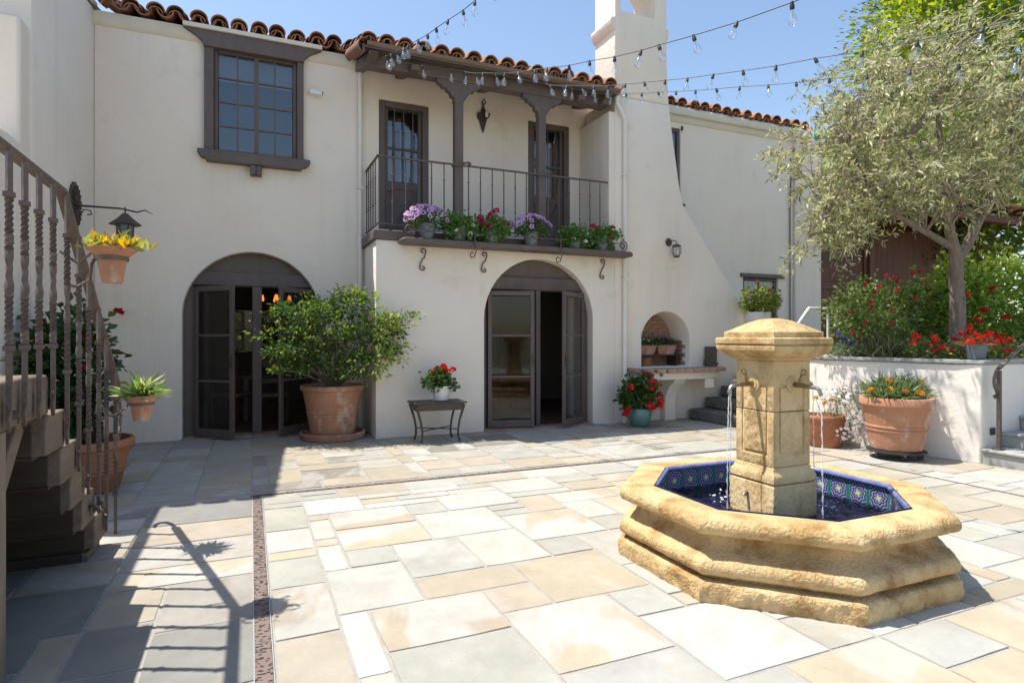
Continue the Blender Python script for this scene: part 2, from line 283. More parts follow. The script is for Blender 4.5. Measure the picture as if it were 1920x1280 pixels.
# ------------------------------------------------------------------ mesh helpers
COL = scene.collection
def setp(o, label=None, cat=None, group=None, kind=None):
    if label: o['label'] = label
    if cat: o['category'] = cat
    if group: o['group'] = group
    if kind: o['kind'] = kind
    return o
def thing(name, label, cat, loc=(0,0,0), rz=0, group=None):
    o = bpy.data.objects.new(name, None); COL.objects.link(o); o.location = loc; o.rotation_euler = (0,0,rz); o.empty_display_size = .1
    return setp(o, label, cat, group)
def link(name, me, parent=None, loc=(0,0,0), rot=(0,0,0), scl=None):
    o = bpy.data.objects.new(name, me); COL.objects.link(o); o.location = loc; o.rotation_euler = rot
    if scl: o.scale = scl
    if parent: o.parent = parent
    return o
class MB:
    def __init__(s): s.v = []; s.f = []
    def add(s, vs, fs):
        k = len(s.v); s.v += [tuple(v) for v in vs]; s.f += [tuple(i+k for i in f) for f in fs]; return s
    def box(s, x0,x1,y0,y1,z0,z1):
        return s.add([(x0,y0,z0),(x1,y0,z0),(x1,y1,z0),(x0,y1,z0),(x0,y0,z1),(x1,y0,z1),(x1,y1,z1),(x0,y1,z1)],
                     [(0,3,2,1),(4,5,6,7),(0,1,5,4),(1,2,6,5),(2,3,7,6),(3,0,4,7)])
    def bar(s, p, q, w, h, up=(0,0,1)):
        p = Vector(p); q = Vector(q); d = (q-p).normalized(); u = Vector(up)
        if abs(d.dot(u)) > .99: u = Vector((0,1,0))
        a = d.cross(u).normalized()*w/2; b = a.cross(d).normalized()*h/2
        vs = [p-a-b,p+a-b,p+a+b,p-a+b,q-a-b,q+a-b,q+a+b,q-a+b]
        return s.add(vs, [(0,1,2,3),(7,6,5,4),(0,4,5,1),(1,5,6,2),(2,6,7,3),(3,7,4,0)])
    def tube(s, pts, r, n=8, caps=True, twist=0., square=False):
        pts = [Vector(p) for p in pts]; m = len(pts)
        rs = r if isinstance(r, (list,tuple)) else [r]*m
        k = len(s.v); pa = None
        for i, p in enumerate(pts):
            d = (pts[min(i+1,m-1)]-pts[max(i-1,0)]).normalized()
            if pa is None:
                a = d.cross(Vector((0,0,1)) if abs(d.z) < .9 else Vector((0,1,0))).normalized()
            else:
                a = (pa - d*pa.dot(d)).normalized()
            pa = a; b = d.cross(a)
            for j in range(n):
                t = 2*math.pi*j/n + twist*i
                s.v.append(tuple(p + (a*math.cos(t)+b*math.sin(t))*rs[i]))
        for i in range(m-1):
            for j in range(n):
                s.f.append((k+i*n+j, k+i*n+(j+1)%n, k+(i+1)*n+(j+1)%n, k+(i+1)*n+j))
        if caps:
            s.f.append(tuple(k+j for j in reversed(range(n)))); s.f.append(tuple(k+(m-1)*n+j for j in range(n)))
        return s
    def lathe(s, prof, c=(0,0,0), n=24, cap=True):
        k = len(s.v); m = len(prof)
        for r, z in prof:
            for j in range(n):
                t = 2*math.pi*j/n; s.v.append((c[0]+r*math.cos(t), c[1]+r*math.sin(t), c[2]+z))
        for i in range(m-1):
            for j in range(n): s.f.append((k+i*n+j, k+i*n+(j+1)%n, k+(i+1)*n+(j+1)%n, k+(i+1)*n+j))
        if cap:
            s.f.append(tuple(k+j for j in reversed(range(n)))); s.f.append(tuple(k+(m-1)*n+j for j in range(n)))
        return s
    def prism(s, poly, axis, a, b):
        n = len(poly); k = len(s.v)
        def P(u, w, t): return (u, t, w) if axis == 'y' else ((t, u, w) if axis == 'x' else (u, w, t))
        for t in (a, b):
            for u, w in poly: s.v.append(P(u, w, t))
        s.f.append(tuple(k+i for i in range(n))); s.f.append(tuple(k+n+i for i in reversed(range(n))))
        for i in range(n): s.f.append((k+i, k+n+i, k+n+(i+1)%n, k+(i+1)%n))
        return s
    def mesh(s, name, m, smooth=True, ang=35):
        me = bpy.data.meshes.new(name); me.from_pydata(s.v, [], s.f); me.validate()
        bm = bmesh.new(); bm.from_mesh(me); bmesh.ops.recalc_face_normals(bm, faces=bm.faces); bm.to_mesh(me); bm.free()
        if smooth:
            me.polygons.foreach_set('use_smooth', [True]*len(me.polygons)); me.set_sharp_from_angle(angle=R(ang))
        me.materials.append(m); return me
    def build(s, name, m, parent=None, loc=(0,0,0), smooth=True, bevel=0, seg=2, ang=35):
        o = link(name, s.mesh(name, m, smooth, ang), parent, loc)
        if bevel:
            b = o.modifiers.new('bevel', 'BEVEL'); b.width = bevel; b.segments = seg; b.limit_method = 'ANGLE'; b.angle_limit = R(40)
            b.harden_normals = False
        return o
def B(*a): return MB().box(*a)

def cut(o, cutters, bevel=0, seg=3):
    """boolean-subtract MB cutters from o, baked."""
    tmp = []
    for c in cutters:
        me = c.mesh('cutter', STUCCO, False); co = link('cutter', me); tmp.append(co)
        md = o.modifiers.new('b', 'BOOLEAN'); md.operation = 'DIFFERENCE'; md.solver = 'EXACT'; md.object = co
    if bevel:
        b = o.modifiers.new('bevel', 'BEVEL'); b.width = bevel; b.segments = seg; b.limit_method = 'ANGLE'; b.angle_limit = R(40)
    dg = bpy.context.evaluated_depsgraph_get(); dg.update()
    me = bpy.data.meshes.new_from_object(o.evaluated_get(dg), depsgraph=dg)
    o.modifiers.clear(); o.data = me
    me.polygons.foreach_set('use_smooth', [True]*len(me.polygons)); me.set_sharp_from_angle(angle=R(35))
    for c in tmp: bpy.data.objects.remove(c)
    return o
def arch_poly(cx, r, z0, spring, n=28):
    p = [(cx-r, z0), (cx+r, z0)]
    for i in range(n+1):
        t = math.pi*i/n; p.append((cx+r*math.cos(t), spring+r*math.sin(t)))
    return p

# ---- foliage (numpy)
def leaf_mesh(name, P, D, L, W, cols, fold=.25, m=None, rng=None, tip=None, upbias=0.):
    """P base points (n,3), D directions (n,3); one folded diamond (two triangles) per leaf."""
    n = len(P); rng = rng or np.random.default_rng(1)
    D = D/np.maximum(np.linalg.norm(D, axis=1, keepdims=True), 1e-6)
    rv = rng.normal(size=(n,3)); S = np.cross(D, rv); S /= np.maximum(np.linalg.norm(S, axis=1, keepdims=True), 1e-6)
    if upbias:
        up = np.array([0,0,1.]); S2 = np.cross(D, up); S2 /= np.maximum(np.linalg.norm(S2, axis=1, keepdims=True), 1e-6)
        S = S*(1-upbias)+S2*upbias; S /= np.maximum(np.linalg.norm(S, axis=1, keepdims=True), 1e-6)
    Nn = np.cross(S, D)
    Lr = (L*rng.uniform(.65, 1.2, n))[:,None]; Wr = (W*rng.uniform(.7, 1.2, n))[:,None]/2
    base = P; tipv = P + D*Lr - np.array([0,0,1.])*Lr*.12
    mid = P + D*Lr*.48
    a = mid + S*Wr + Nn*Wr*fold; b = mid - S*Wr + Nn*Wr*fold
    V = np.stack([base, a, tipv, b], 1).reshape(-1,3)
    idx = np.arange(n)*4
    F = np.stack([np.stack([idx, idx+1, idx+2],1), np.stack([idx, idx+2, idx+3],1)],1).reshape(-1,3)
    me = bpy.data.meshes.new(name); me.vertices.add(len(V)); me.vertices.foreach_set('co', V.ravel().astype(np.float32))
    me.loops.add(len(F)*3); me.loops.foreach_set('vertex_index', F.ravel().astype(np.int32))
    me.polygons.add(len(F)); me.polygons.foreach_set('loop_start', np.arange(len(F), dtype=np.int32)*3)
    me.update(calc_edges=True); me.validate()
    ca = me.attributes.new('Col', 'FLOAT_COLOR', 'POINT')
    c4 = np.ones((n,4)); c4[:,:3] = cols; ca.data.foreach_set('color', np.repeat(c4, 4, axis=0).ravel().astype(np.float32))
    me.materials.append(m or LEAF); return me
def colmix(rng, n, palette, jit=.12):
    pal = np.array(palette); k = rng.integers(0, len(pal), n); t = rng.random((n,1))
    c = pal[k]*(1-t*.5) + pal[rng.integers(0, len(pal), n)]*t*.5
    return c*rng.uniform(1-jit, 1+jit, (n,1))
def clumps(rng, n_clump, per, rad, center, radii, shell=.5, squash=1.):
    """leaf base points in clumps through an ellipsoid; returns P, D, clump centres."""
    u = rng.normal(size=(n_clump,3)); u /= np.linalg.norm(u, axis=1, keepdims=True)
    r = rng.uniform(shell, 1, (n_clump,1))**.6
    C = u*r*np.array(radii)
    off = rng.normal(size=(n_clump, per, 3))*rad*rng.uniform(.6,1.3,(n_clump,1,1)); off[:,:,2] *= squash
    P = (C[:,None,:]+off).reshape(-1,3)
    D = off.reshape(-1,3)/rad*.8 + np.repeat(u, per, axis=0)*.7 + rng.normal(size=(n_clump*per,3))*.5
    return P+np.array(center), D, C+np.array(center)
def color_mesh(me, cols):
    ca = me.attributes.new('Col', 'FLOAT_COLOR', 'POINT'); ca.data.foreach_set('color', np.array([(*c,1) for c in cols]).ravel().astype(np.float32))
def geranium_head(name, col, r=.045, n=26, seed=1):
    rng = np.random.default_rng(seed); u = rng.normal(size=(n,3)); u[:,2] = np.abs(u[:,2])*.8-.25; u /= np.linalg.norm(u,axis=1,keepdims=True)
    cols = np.array(col)*rng.uniform(.75,1.25,(n,1))
    D = np.cross(u, rng.normal(size=(n,3)))
    return leaf_mesh(name, u*r*.75-D/np.linalg.norm(D,axis=1,keepdims=True)*r*.3, D, r*.95, r*.95, cols, .1, PETAL, rng)
def petunia(name, cin, cout, r=.03):
    mb = MB(); v = [(0,0,-.3*r)]; cols = [cin]
    n = 10
    for rr, z, c in ((.34*r, .05*r, cin), (.5*r,.16*r,cout), (r, .22*r, cout)):
        for j in range(n):
            t = 2*math.pi*j/n; q = rr*(1+(.09 if j%2 else -.06)*(rr/r)); v.append((q*math.cos(t), q*math.sin(t), z)); cols.append(c)
    f = [(0,1+j,1+(j+1)%n) for j in range(n)]
    for k in range(2):
        f += [(1+k*n+j, 1+(k+1)*n+j, 1+(k+1)*n+(j+1)%n, 1+k*n+(j+1)%n) for j in range(n)]
    mb.add(v, f); me = bpy.data.meshes.new(name); me.from_pydata(mb.v, [], mb.f); color_mesh(me, cols); me.materials.append(PETAL); return me

# ================================================================== SETTING
def structure(o): o['kind'] = 'structure'; return o
structure(B(-400,400,-400,400,-.6,-.06).build('ground', mat('dry_ground', (.20,.17,.11), .95, (.13,.14,.07), .4, .5, 6), smooth=False))
patio = structure(B(-5,12,-9,13.6,-.05,-.012).build('patio_pavement', BEDSTONE, smooth=False))
mort = B(-1.86,7.4,.2,9.26,-.04,-.0045).build('mortar_bed', MORTAR, patio, smooth=False)

# ---- flagstones on a six inch module, traced from the photograph where they show largest
M_ = .1525
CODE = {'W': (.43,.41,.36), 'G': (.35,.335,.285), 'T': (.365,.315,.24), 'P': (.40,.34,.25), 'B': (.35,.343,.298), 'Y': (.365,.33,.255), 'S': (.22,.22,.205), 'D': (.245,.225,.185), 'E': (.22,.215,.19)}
TR = [(0.1,0.39,5.34,5.7,'G',.2),(0.4,0.63,5.49,5.7,'B',0),(0.64,1.24,5.47,5.7,'T',.1),(1.25,1.86,5.46,5.7,'B',0),(0.1,0.39,4.72,5.33,'G',.4),(0.1,0.39,4.12,4.72,'W',.1),(0.1,0.39,3.52,4.11,'B',0),(0.09,0.39,2.92,3.52,'T',.8),(0.1,0.38,2.22,2.91,'T',.1),(0.4,0.86,4.9,5.4,'W',.3),(0.41,0.55,4.28,4.87,'W',0),(0.41,0.55,3.67,4.26,'W',0),(0.57,1.16,4.44,4.88,'P',.9),(0.57,1.17,4.0,4.44,'P',.9),(0.57,0.85,3.68,3.99,'B',.2),(0.41,0.85,3.08,3.66,'W',0),(0.4,0.55,2.47,3.05,'W',0),(0.56,1.16,2.61,3.05,'T',.8),(0.89,1.32,5.21,5.42,'W',0),(1.35,1.78,5.2,5.41,'W',0),(0.88,1.47,4.91,5.17,'W',.4),(1.18,1.48,4.61,4.88,'B',0),(1.19,1.78,4.0,4.58,'W',.4),(0.87,1.32,3.4,3.98,'G',.7),(1.33,1.77,3.39,3.98,'W',0),(1.8,2.11,3.38,3.69,'G',.1),(2.12,2.69,4.89,5.42,'W',.6),(1.49,2.08,4.59,5.16,'W',.3),(1.79,2.09,5.19,5.39,'B',0),(1.87,2.48,5.45,5.7,'T',.4),(1.8,2.09,4.31,4.57,'B',.2),(2.11,2.41,4.28,4.87,'T',.1),(1.81,2.4,3.69,4.29,'P',.9),(2.43,2.95,4.42,4.86,'P',.9),(2.45,2.74,3.98,4.43,'W',.2),(2.12,2.7,3.05,3.69,'B',.1),(1.48,2.08,2.76,3.36,'P',.25),(0.87,1.46,3.07,3.37,'T',.9),(1.17,1.46,2.77,3.06,'T',.2),(1.16,1.77,2.17,2.75,'P',.9),(0.56,1.16,2.0,2.61,'B',.1),(1.79,2.09,2.47,2.75,'B',.1),(1.79,2.39,1.86,2.46,'W',0),(2.41,2.7,1.85,2.15,'G',.2),(2.48,3.13,5.48,5.7,'W',.1),(2.1,2.7,1.25,1.85,'P',.6),(2.72,3.14,1.53,1.97,'B',.1),(3.15,3.75,1.25,1.97,'P',.5),(1.16,1.77,1.6,2.16,'B',.1),(1.79,2.09,1.25,1.85,'B',.1)]
rnd = random.Random(11)
stones = []
def fill_domain(X0, Y1, nx, ny, traced=(), seed=1, pal='WGTPBY', big=1.):
    """integer grid from (X0, Y1) going +x, -y."""
    rg = random.Random(seed); occ = [[0]*nx for _ in range(ny)]
    def put(a,b,c,d,col,al):
        for j in range(c,d):
            for i in range(a,b): occ[j][i] = 1
        stones.append((X0+a*M_, X0+b*M_, Y1-d*M_, Y1-c*M_, col, al))
    for x0,x1,y0,y1,c,al in traced:
        a = round((x0-X0)/M_); b = max(a+1, round((x1-X0)/M_)); cc = round((Y1-y1)/M_); d = max(cc+1, round((Y1-y0)/M_))
        a = max(0,a); b = min(nx,b); cc = max(0,cc); d = min(ny,d)
        if any(occ[j][i] for j in range(cc,d) for i in range(a,b)):
            # trim the overlapping side
            while b > a and any(occ[j][b-1] for j in range(cc,d)): b -= 1
            while b > a and any(occ[j][a] for j in range(cc,d)): a += 1
        if b > a and d > cc: put(a,b,cc,d,c,al)
    for j in range(ny):
        for i in range(nx):
            if occ[j][i]: continue
            w = rg.choice([2,2,3,3,4,4,5]) ; h = rg.choice([2,2,3,3,4])
            if rg.random() < .12: w, h = rg.choice([(1,4),(2,4),(4,2)])
            ww = 0
            while ww < w and i+ww < nx and not occ[j][i+ww]: ww += 1
            nxt = i+ww
            if nxt < nx and not occ[j][nxt] and (nxt+1 >= nx or occ[j][nxt+1]): ww += 1
            hh = 1
            while hh < h and j+hh < ny and not any(occ[j+hh][k] for k in range(i,i+ww)): hh += 1
            if j+hh == ny-1 and not any(occ[ny-1][k] for k in range(i,i+ww)): hh += 1
            put(i,i+ww,j,j+hh, rg.choice(pal), rg.choice([0,0,.1,.3,.6,.9]))
fill_domain(.095, 5.715, 40, 31, TR, 5, 'WWWGTPPBBY')
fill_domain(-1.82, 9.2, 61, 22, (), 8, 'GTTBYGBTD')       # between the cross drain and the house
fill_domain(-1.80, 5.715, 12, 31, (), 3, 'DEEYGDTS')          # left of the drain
fill_domain(6.235, 5.83, 7, 27, (), 4, 'TPWYG')             # right of the right drain
stones = [s for s in stones if not (s[0] > 5.6 and s[3] < 1.4) and s[3] > 1.0]
for k, (x0,x1,y0,y1,c,al) in enumerate(stones):
    w, h = x1-x0, y1-y0; a, b = w/2-.0055, h/2-.0055; jt = lambda q=.0024: rnd.uniform(-q, q)
    rim = []
    for p, q in (((-a,-b),(a,-b)),((a,-b),(a,b)),((a,b),(-a,b)),((-a,b),(-a,-b))):
        cz = rnd.choice((.003,.004,.007)); rim.append((p[0]*(1-cz/max(w,.1))+jt(), p[1]*(1-cz/max(h,.1))+jt()))
        for t in (.33,.67): t += jt(.1); rim.append((p[0]+(q[0]-p[0])*t+jt(), p[1]+(q[1]-p[1])*t+jt()))
    n = 12; v = [(x, y, -.02) for x, y in rim]+[(x*(1-.006/w), y*(1-.006/h), jt(.0012)) for x, y in rim]
    f = [(i, (i+1)%n, n+(i+1)%n, n+i) for i in range(n)]+[tuple(range(n, 2*n))]
    me = bpy.data.meshes.new('flagstone'); me.from_pydata(v, [], f); me.materials.append(FLAG)
    o = link('flagstone', me, patio, ((x0+x1)/2, (y0+y1)/2, rnd.uniform(-.002,.002)), (rnd.uniform(-.0016,.0016), rnd.uniform(-.0016,.0016), rnd.uniform(-.002,.002)))
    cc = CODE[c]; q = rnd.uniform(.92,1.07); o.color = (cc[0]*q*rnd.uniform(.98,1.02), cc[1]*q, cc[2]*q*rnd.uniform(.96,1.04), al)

# ---- drains
dr = thing('channel_drain', 'rusty perforated drain channel running towards the foreground beside the stair shadow', 'drain', (.052,0,0))
B(-.034,.034,.3,5.72,-.006,.0015).build('grate', GRATE, dr, smooth=False)
B(-.041,-.036,.3,5.72,-.006,.003).build('edge_frame', BLUESTONE, dr, smooth=False); B(.036,.041,.3,5.72,-.006,.003).build('edge_frame', BLUESTONE, dr, smooth=False)
dr = thing('channel_drain', 'narrow dark slot drain crossing the patio parallel to the house', 'drain', (0,5.765,0))
B(-.0,6.2,-.026,.026,-.006,.002).build('grate', GRATE, dr, smooth=False)
dr = thing('channel_drain', 'narrow slot drain passing behind the fountain beside the planter wall', 'drain', (6.205,0,0))
B(-.022,.022,1.2,5.735,-.006,.002).build('grate', GRATE, dr, smooth=False)

# ================================================================== HOUSE
house = thing('house', 'cream stucco house with clay tile roof, arched doors and balcony', 'house')
def hp(mb, name, m, **k): return mb.build(name, m, house, **k)
YA, YB = 9.25, 8.3
# ---- main facade
wall = hp(B(-1.85,11.25,YA,YA+.35,-.02,5.56), 'wall', STUCCO)
cuts = [MB().prism(arch_poly(.04,.89,-.1,1.69), 'y', YA-.2, YA+.6),
        B(-.47,.62,YA-.2,YA+.6,3.92,5.36),                              # upper window
        B(1.80,2.58,YA-.2,YA+.6,2.86,5.02), B(4.31,5.10,YA-.2,YA+.6,2.86,5.05),   # balcony doors
        B(6.7,7.50,YA-.2,YA+.6,3.86,5.34), B(9.06,10.0,YA-.2,YA+.6,1.72,2.59),    # right wing windows
        B(3.0,5.2,YA-.2,YA+.6,-.1,2.5)]
cut(wall, cuts, .028, 3)
wing = hp(MB().prism([(6.86,-.02),(9.6,-.02),(9.6,5.62),(9.2,5.62),(6.86,5.10)], 'x', -6.0, -1.85), 'left_wing_wall', STUCCO)
cut(wing, [B(-2.3,-1.5,7.1,7.68,-.2,1.45)], .03, 2)
hp(B(-2.35,-2.25,7.0,7.8,-.01,1.5), 'cellar_door', BROWN2)
hp(B(-6.0,-1.852,2.2,6.855,-.02,1.20), 'terrace_wall', STUCCO, bevel=.03)
hp(B(-2.05,-1.852,5.5,6.855,1.2,3.1), 'parapet', STUCCO, bevel=.035, seg=3)
hp(B(-2.14,-1.87,6.62,6.855,3.0,4.24), 'pilaster', STUCCO, bevel=.03)
hp(MB().bar((-1.87,2.0,3.06),(-1.87,5.52,3.06),.075,.05).bar((-1.87,2.0,2.2),(-1.87,2.0,3.06),.05,.05), 'terrace_rail', IRON)
# cornice under the eaves
hp(MB().prism([(YA-.002,5.40),(YA-.03,5.42),(YA-.05,5.47),(YA-.06,5.56),(YA+.1,5.56),(YA+.1,5.40)], 'x', -1.849, 1.5), 'cornice', TRIM)
hp(MB().prism([(YA-.002,5.44),(YA-.03,5.46),(YA-.05,5.50),(YA-.05,5.56),(YA+.1,5.56),(YA+.1,5.44)], 'x', 6.3, 10.8), 'cornice', TRIM)
# ---- projecting block under the balcony
block = hp(B(1.57,5.41,YB,YA-.002,-.02,2.72), 'balcony_block', STUCCO)
cut(block, [MB().prism(arch_poly(4.075,.925,-.1,1.655), 'y', YB-.2, YB+.32), B(3.0,5.15,YB+.3,YA+.2,-.1,2.5)], .028, 3)
hp(B(1.53,5.40,YB-.03,YA-.003,2.722,2.86), 'balcony_floor_beam', BROWN, bevel=.012)
hp(B(5.30,5.409,YB+.002,YA-.003,2.862,5.02), 'balcony_end_wall', STUCCO)
# ---- chimney
ch_poly = [(5.412,-.02),(9.05,-.02),(8.98,.55),(8.62,1.2),(8.15,1.88),(7.45,2.78),(6.95,3.42),(6.78,3.66),(6.70,4.0),(6.55,4.9),(6.49,5.3),(5.412,5.3)]
chim = hp(MB().prism(ch_poly, 'y', YB-.002, YA-.004), 'chimney_breast', STUCCO)
cut(chim, [MB().prism(arch_poly(6.43,.5,.885,1.31), 'y', YB-.2, YB+.56)], .025, 3)
shaft = hp(MB().prism([(5.412,5.302),(6.488,5.302),(6.445,6.0),(6.44,7.62),(5.412,7.62)], 'y', YB-.002, YB+.62), 'chimney_shaft', STUCCO)
cut(shaft, [MB().prism(arch_poly(5.87,.34,6.70,7.05), 'y', YB-.3, YB+1.0)], .022, 3)
pr = [(0,6.36),(-.03,6.38),(-.075,6.46),(-.085,6.52),(-.06,6.56),(0,6.57)]
hp(MB().prism([(5.414+a, z) for a, z in pr], 'y', YB+.0, YB+.62), 'chimney_moulding', STUCCO)
hp(MB().prism([(6.438-a*.6, z) for a, z in pr], 'y', YB+.0, YB+.62), 'chimney_moulding', STUCCO)
hp(MB().prism([(5.36,7.62),(6.5,7.62),(6.5,7.70),(5.93,7.95),(5.36,7.70)], 'y', YB-.05, YB+.67), 'chimney_cap', ROOFTILE)

# ---- roofs: slab, then clay tiles as single objects along the eaves
TILE_P = .2525; SL = .29; ang = math.atan(SL)
def tile_mesh(name, r0, r1, ln, up=True, th=.016, n=9):
    mb = MB(); v = []
    for r, y in ((r0,0),(r1,ln)):
        for q in (0,1):
            for i in range(n+1):
                t = math.pi*i/n; rr = r-q*th; v.append((rr*math.cos(t), y, (rr*math.sin(t)*.95)*(1 if up else -1)))
    m = n+1; f = []
    for i in range(n):
        f += [(i,i+1,2*m+i+1,2*m+i), (m+i,3*m+i,3*m+i+1,m+i+1), (i,m+i,m+i+1,i+1), (2*m+i,2*m+i+1,3*m+i+1,3*m+i)]
    f += [(0,2*m,3*m,m), (n,m+n,3*m+n,2*m+n)]
    return mb.add(v,f).mesh(name, ROOFTILE)
COVER = tile_mesh('roof_tile', .113, .092, .46); PAN = tile_mesh('roof_tile', .10, .115, .46, False)
COVERS = tile_mesh('roof_tile', .089, .08, .3)
def roof(name, x0, x1, yeave, zeave, yback, xs, seed):
    rg = random.Random(seed); dz = (yback-yeave)*SL
    mb = MB().prism([(yeave+.06,zeave-.015),(yback,zeave+dz-.0),(yback,zeave+dz-.1),(yeave+.06,zeave-.05)], 'x', x0, x1)
    ro = mb.build(name, TRIM if yeave > 9 else BROWN, house)
    for x in xs:
        j = rg.uniform(-.018,.018); dy = rg.uniform(-.025,.02)
        link('roof_tile', COVER, ro, (x+j, yeave-.02+dy, zeave+.075+rg.uniform(-.008,.014)), (ang+rg.uniform(-.03,.03), rg.uniform(-.07,.07), rg.uniform(-.05,.05)))
        link('roof_tile', COVERS, ro, (x+j+rg.uniform(-.006,.006), yeave+.005+dy, zeave+.048), (ang, 0, 0))
        link('roof_tile', PAN, ro, (x+TILE_P/2+rg.uniform(-.01,.01), yeave-.035+rg.uniform(-.02,.02), zeave+.095), (ang, 0, 0))
    # upper courses, joined
    f = MB()
    k = 1
    while yeave+.36*k < min(yback-.3, yeave+1.9):
        for x in xs:
            for src, ox, oz in ((COVER,rg.uniform(-.012,.012),.082),(PAN,TILE_P/2,.10)):
                y0 = yeave+.36*k+rg.uniform(-.015,.015)
                f.add([(x+ox+v.co.x, y0+v.co.y*math.cos(ang)-v.co.z*math.sin(ang), zeave+oz+.36*k*SL+v.co.y*math.sin(ang)+v.co.z*math.cos(ang)+.012*k) for v in src.vertices], [tuple(p.vertices) for p in src.polygons])
        k += 1
    if f.v: setp(f.build('tile_courses', ROOFTILE, ro), kind='stuff')
    return ro
roof('roof', -1.80, 1.42, 9.13, 5.585, 12.2, [-1.66+TILE_P*i for i in range(13)], 1)
roof('roof', 1.36, 5.40, 8.16, 5.29, 12.2, [1.44+TILE_P*i for i in range(16)], 2)
roof('roof', 6.5, 10.75, 9.10, 5.66, 12.2, [6.62+.263*i for i in range(16)], 3)
hp(MB().prism([(12.2,6.45),(12.2,6.35),(15.5,5.3),(15.5,5.4)], 'x', -1.8, 10.75), 'rear_roof', ROOFTILE)
hp(MB().prism([(6.62,5.06),(9.75,5.82),(9.75,5.72),(6.62,4.98)], 'x', -6.1, -1.86), 'left_wing_roof', BROWN)
rake = hp(MB().prism([(6.6,5.12),(9.3,5.70),(9.3,5.66),(6.6,5.08)], 'x', -1.95, -1.82), 'rake', TRIM)
rg = random.Random(9); ra = math.atan(.215)
for i in range(8):
    link('roof_tile', COVER, rake, (-1.90+rg.uniform(-.01,.01), 6.62+.34*i, 5.14+.34*i*.215+.02), (ra+.02, rg.uniform(-.1,.1), rg.uniform(-.04,.04)))
for i in range(14):
    link('roof_tile', COVER, rake, (-2.0-.25*i, 6.58, 5.13), (ra, 0, 0))
# gutters and downpipes
def halfgut(x0,x1,y,z,r,m,name='gutter'):
    n = 10; pts = [(y+r*math.cos(math.pi+math.pi*i/n), z+r*math.sin(math.pi+math.pi*i/n)) for i in range(n+1)]
    inn = [(y+(r-.006)*math.cos(math.pi+math.pi*i/n), z+(r-.006)*math.sin(math.pi+math.pi*i/n)) for i in reversed(range(n+1))]
    return hp(MB().prism(pts+inn, 'x', x0, x1), name, m)
halfgut(1.42, 5.40, 8.16, 5.32, .062, GUTTERBROWN)
hp(MB().prism([(9.20,5.56),(9.20,5.69),(9.10,5.69),(9.085,5.65),(9.10,5.60),(9.13,5.56)], 'x', 6.46, 10.72), 'gutter', WHITEPAINT)
def pipe(pts, r=.035, m=STUCCO2, name='downpipe'): return hp(MB().tube(pts, r, 10), name, m)
pipe([(1.505,9.2,.0),(1.505,9.2,5.4)], .032)
for z in (1.2,3.6): hp(B(1.465,1.545,9.16,9.245,z,z+.03), 'pipe_strap', STUCCO2)
pipe([(5.40,8.2,5.24),(5.40,8.215,5.14),(5.56,8.24,4.92),(5.57,8.25,4.8),(5.57,8.25,2.9),(5.565,8.25,.0)], .035)
pipe([(10.45,9.12,5.58),(10.45,9.2,5.3),(10.45,9.2,1.1)], .035)
hp(MB().tube([(10.32,9.22,5.1),(10.33,9.22,4.7),(10.30,9.22,4.2),(10.30,9.22,1.1)], .012, 6), 'conduit', IRON2)
for z in (.6,2.3,4.0): hp(B(5.52,5.62,8.20,8.296,z,z+.03), 'pipe_strap', STUCCO2)

# ---- upper left window
def window(name, x0, x1, z0, z1, cols, rows, y, fr=.05, mid=True, m=BROWN, pm=PANE):
    w = hp(MB().box(x0,x0+fr,y-.03,y+.04,z0,z1).box(x1-fr,x1,y-.03,y+.04,z0,z1).box(x0+fr,x1-fr,y-.03,y+.04,z0,z0+fr).box(x0+fr,x1-fr,y-.03,y+.04,z1-fr,z1), name, m, bevel=.006)
    n = cols; xw = (x1-x0-2*fr)/n; zh = (z1-z0-2*fr)/rows
    for i in range(1,n):
        t = .03 if (mid and i == n//2) else .0105
        B(x0+fr+xw*i-t, x0+fr+xw*i+t, y-(.03 if t > .02 else .014), y+.02, z0+fr, z1-fr).build('mullion' if t > .02 else 'muntin', m, w)
    for j in range(1,rows):
        B(x0+fr, x1-fr, y-.012, y+.018, z0+fr+zh*j-.0105, z0+fr+zh*j+.0105).build('muntin', m, w)
    rg = random.Random(int(x0*77)+5)
    for i in range(n):
        for j in range(rows):
            a, c = x0+fr+xw*(i+.5), z0+fr+zh*(j+.5)
            p = B(-xw/2+.008,xw/2-.008,-.003,.003,-zh/2+.008,zh/2-.008).build('pane', pm, w, (a, y+.003, c), smooth=False)
            p.rotation_euler = (rg.uniform(-.007,.007), 0, rg.uniform(-.007,.007))
    return w
window('window', -.46, .61, 3.925, 5.355, 4, 4, 9.27)
hp(MB().box(-.58,-.462,9.17,9.28,3.93,5.45).box(.612,.70,9.17,9.28,3.93,5.45), 'window_surround', BROWN, bevel=.01)
hp(MB().prism([(-.585,5.33),(.705,5.33),(.72,5.40),(.80,5.46),(.95,5.54),(.95,5.585),(-.83,5.585),(-.83,5.54),(-.68,5.46),(-.60,5.40)], 'y', 9.135, 9.30), 'window_hood', BROWN, bevel=.008)
hp(B(-.83,.95,9.10,9.14,5.545,5.60), 'window_hood_fillet', TRIM)
hp(MB().prism([(-.66,3.93),(-.66,3.885),(-.62,3.83),(-.57,3.82),(-.55,3.78),(.67,3.78),(.69,3.82),(.74,3.83),(.79,3.885),(.79,3.93)], 'y', 9.11, 9.27), 'window_sill', BROWN, bevel=.01)
hp(MB().box(-.005,.065,9.12,9.25,3.64,3.775).box(.075,.145,9.12,9.25,3.64,3.775).box(.0,.14,9.13,9.25,3.66,3.77), 'sill_bracket', BROWN, bevel=.01)
hp(B(-.9,1.1,9.62,9.7,3.5,5.5), 'dark_room', SHADEDK)
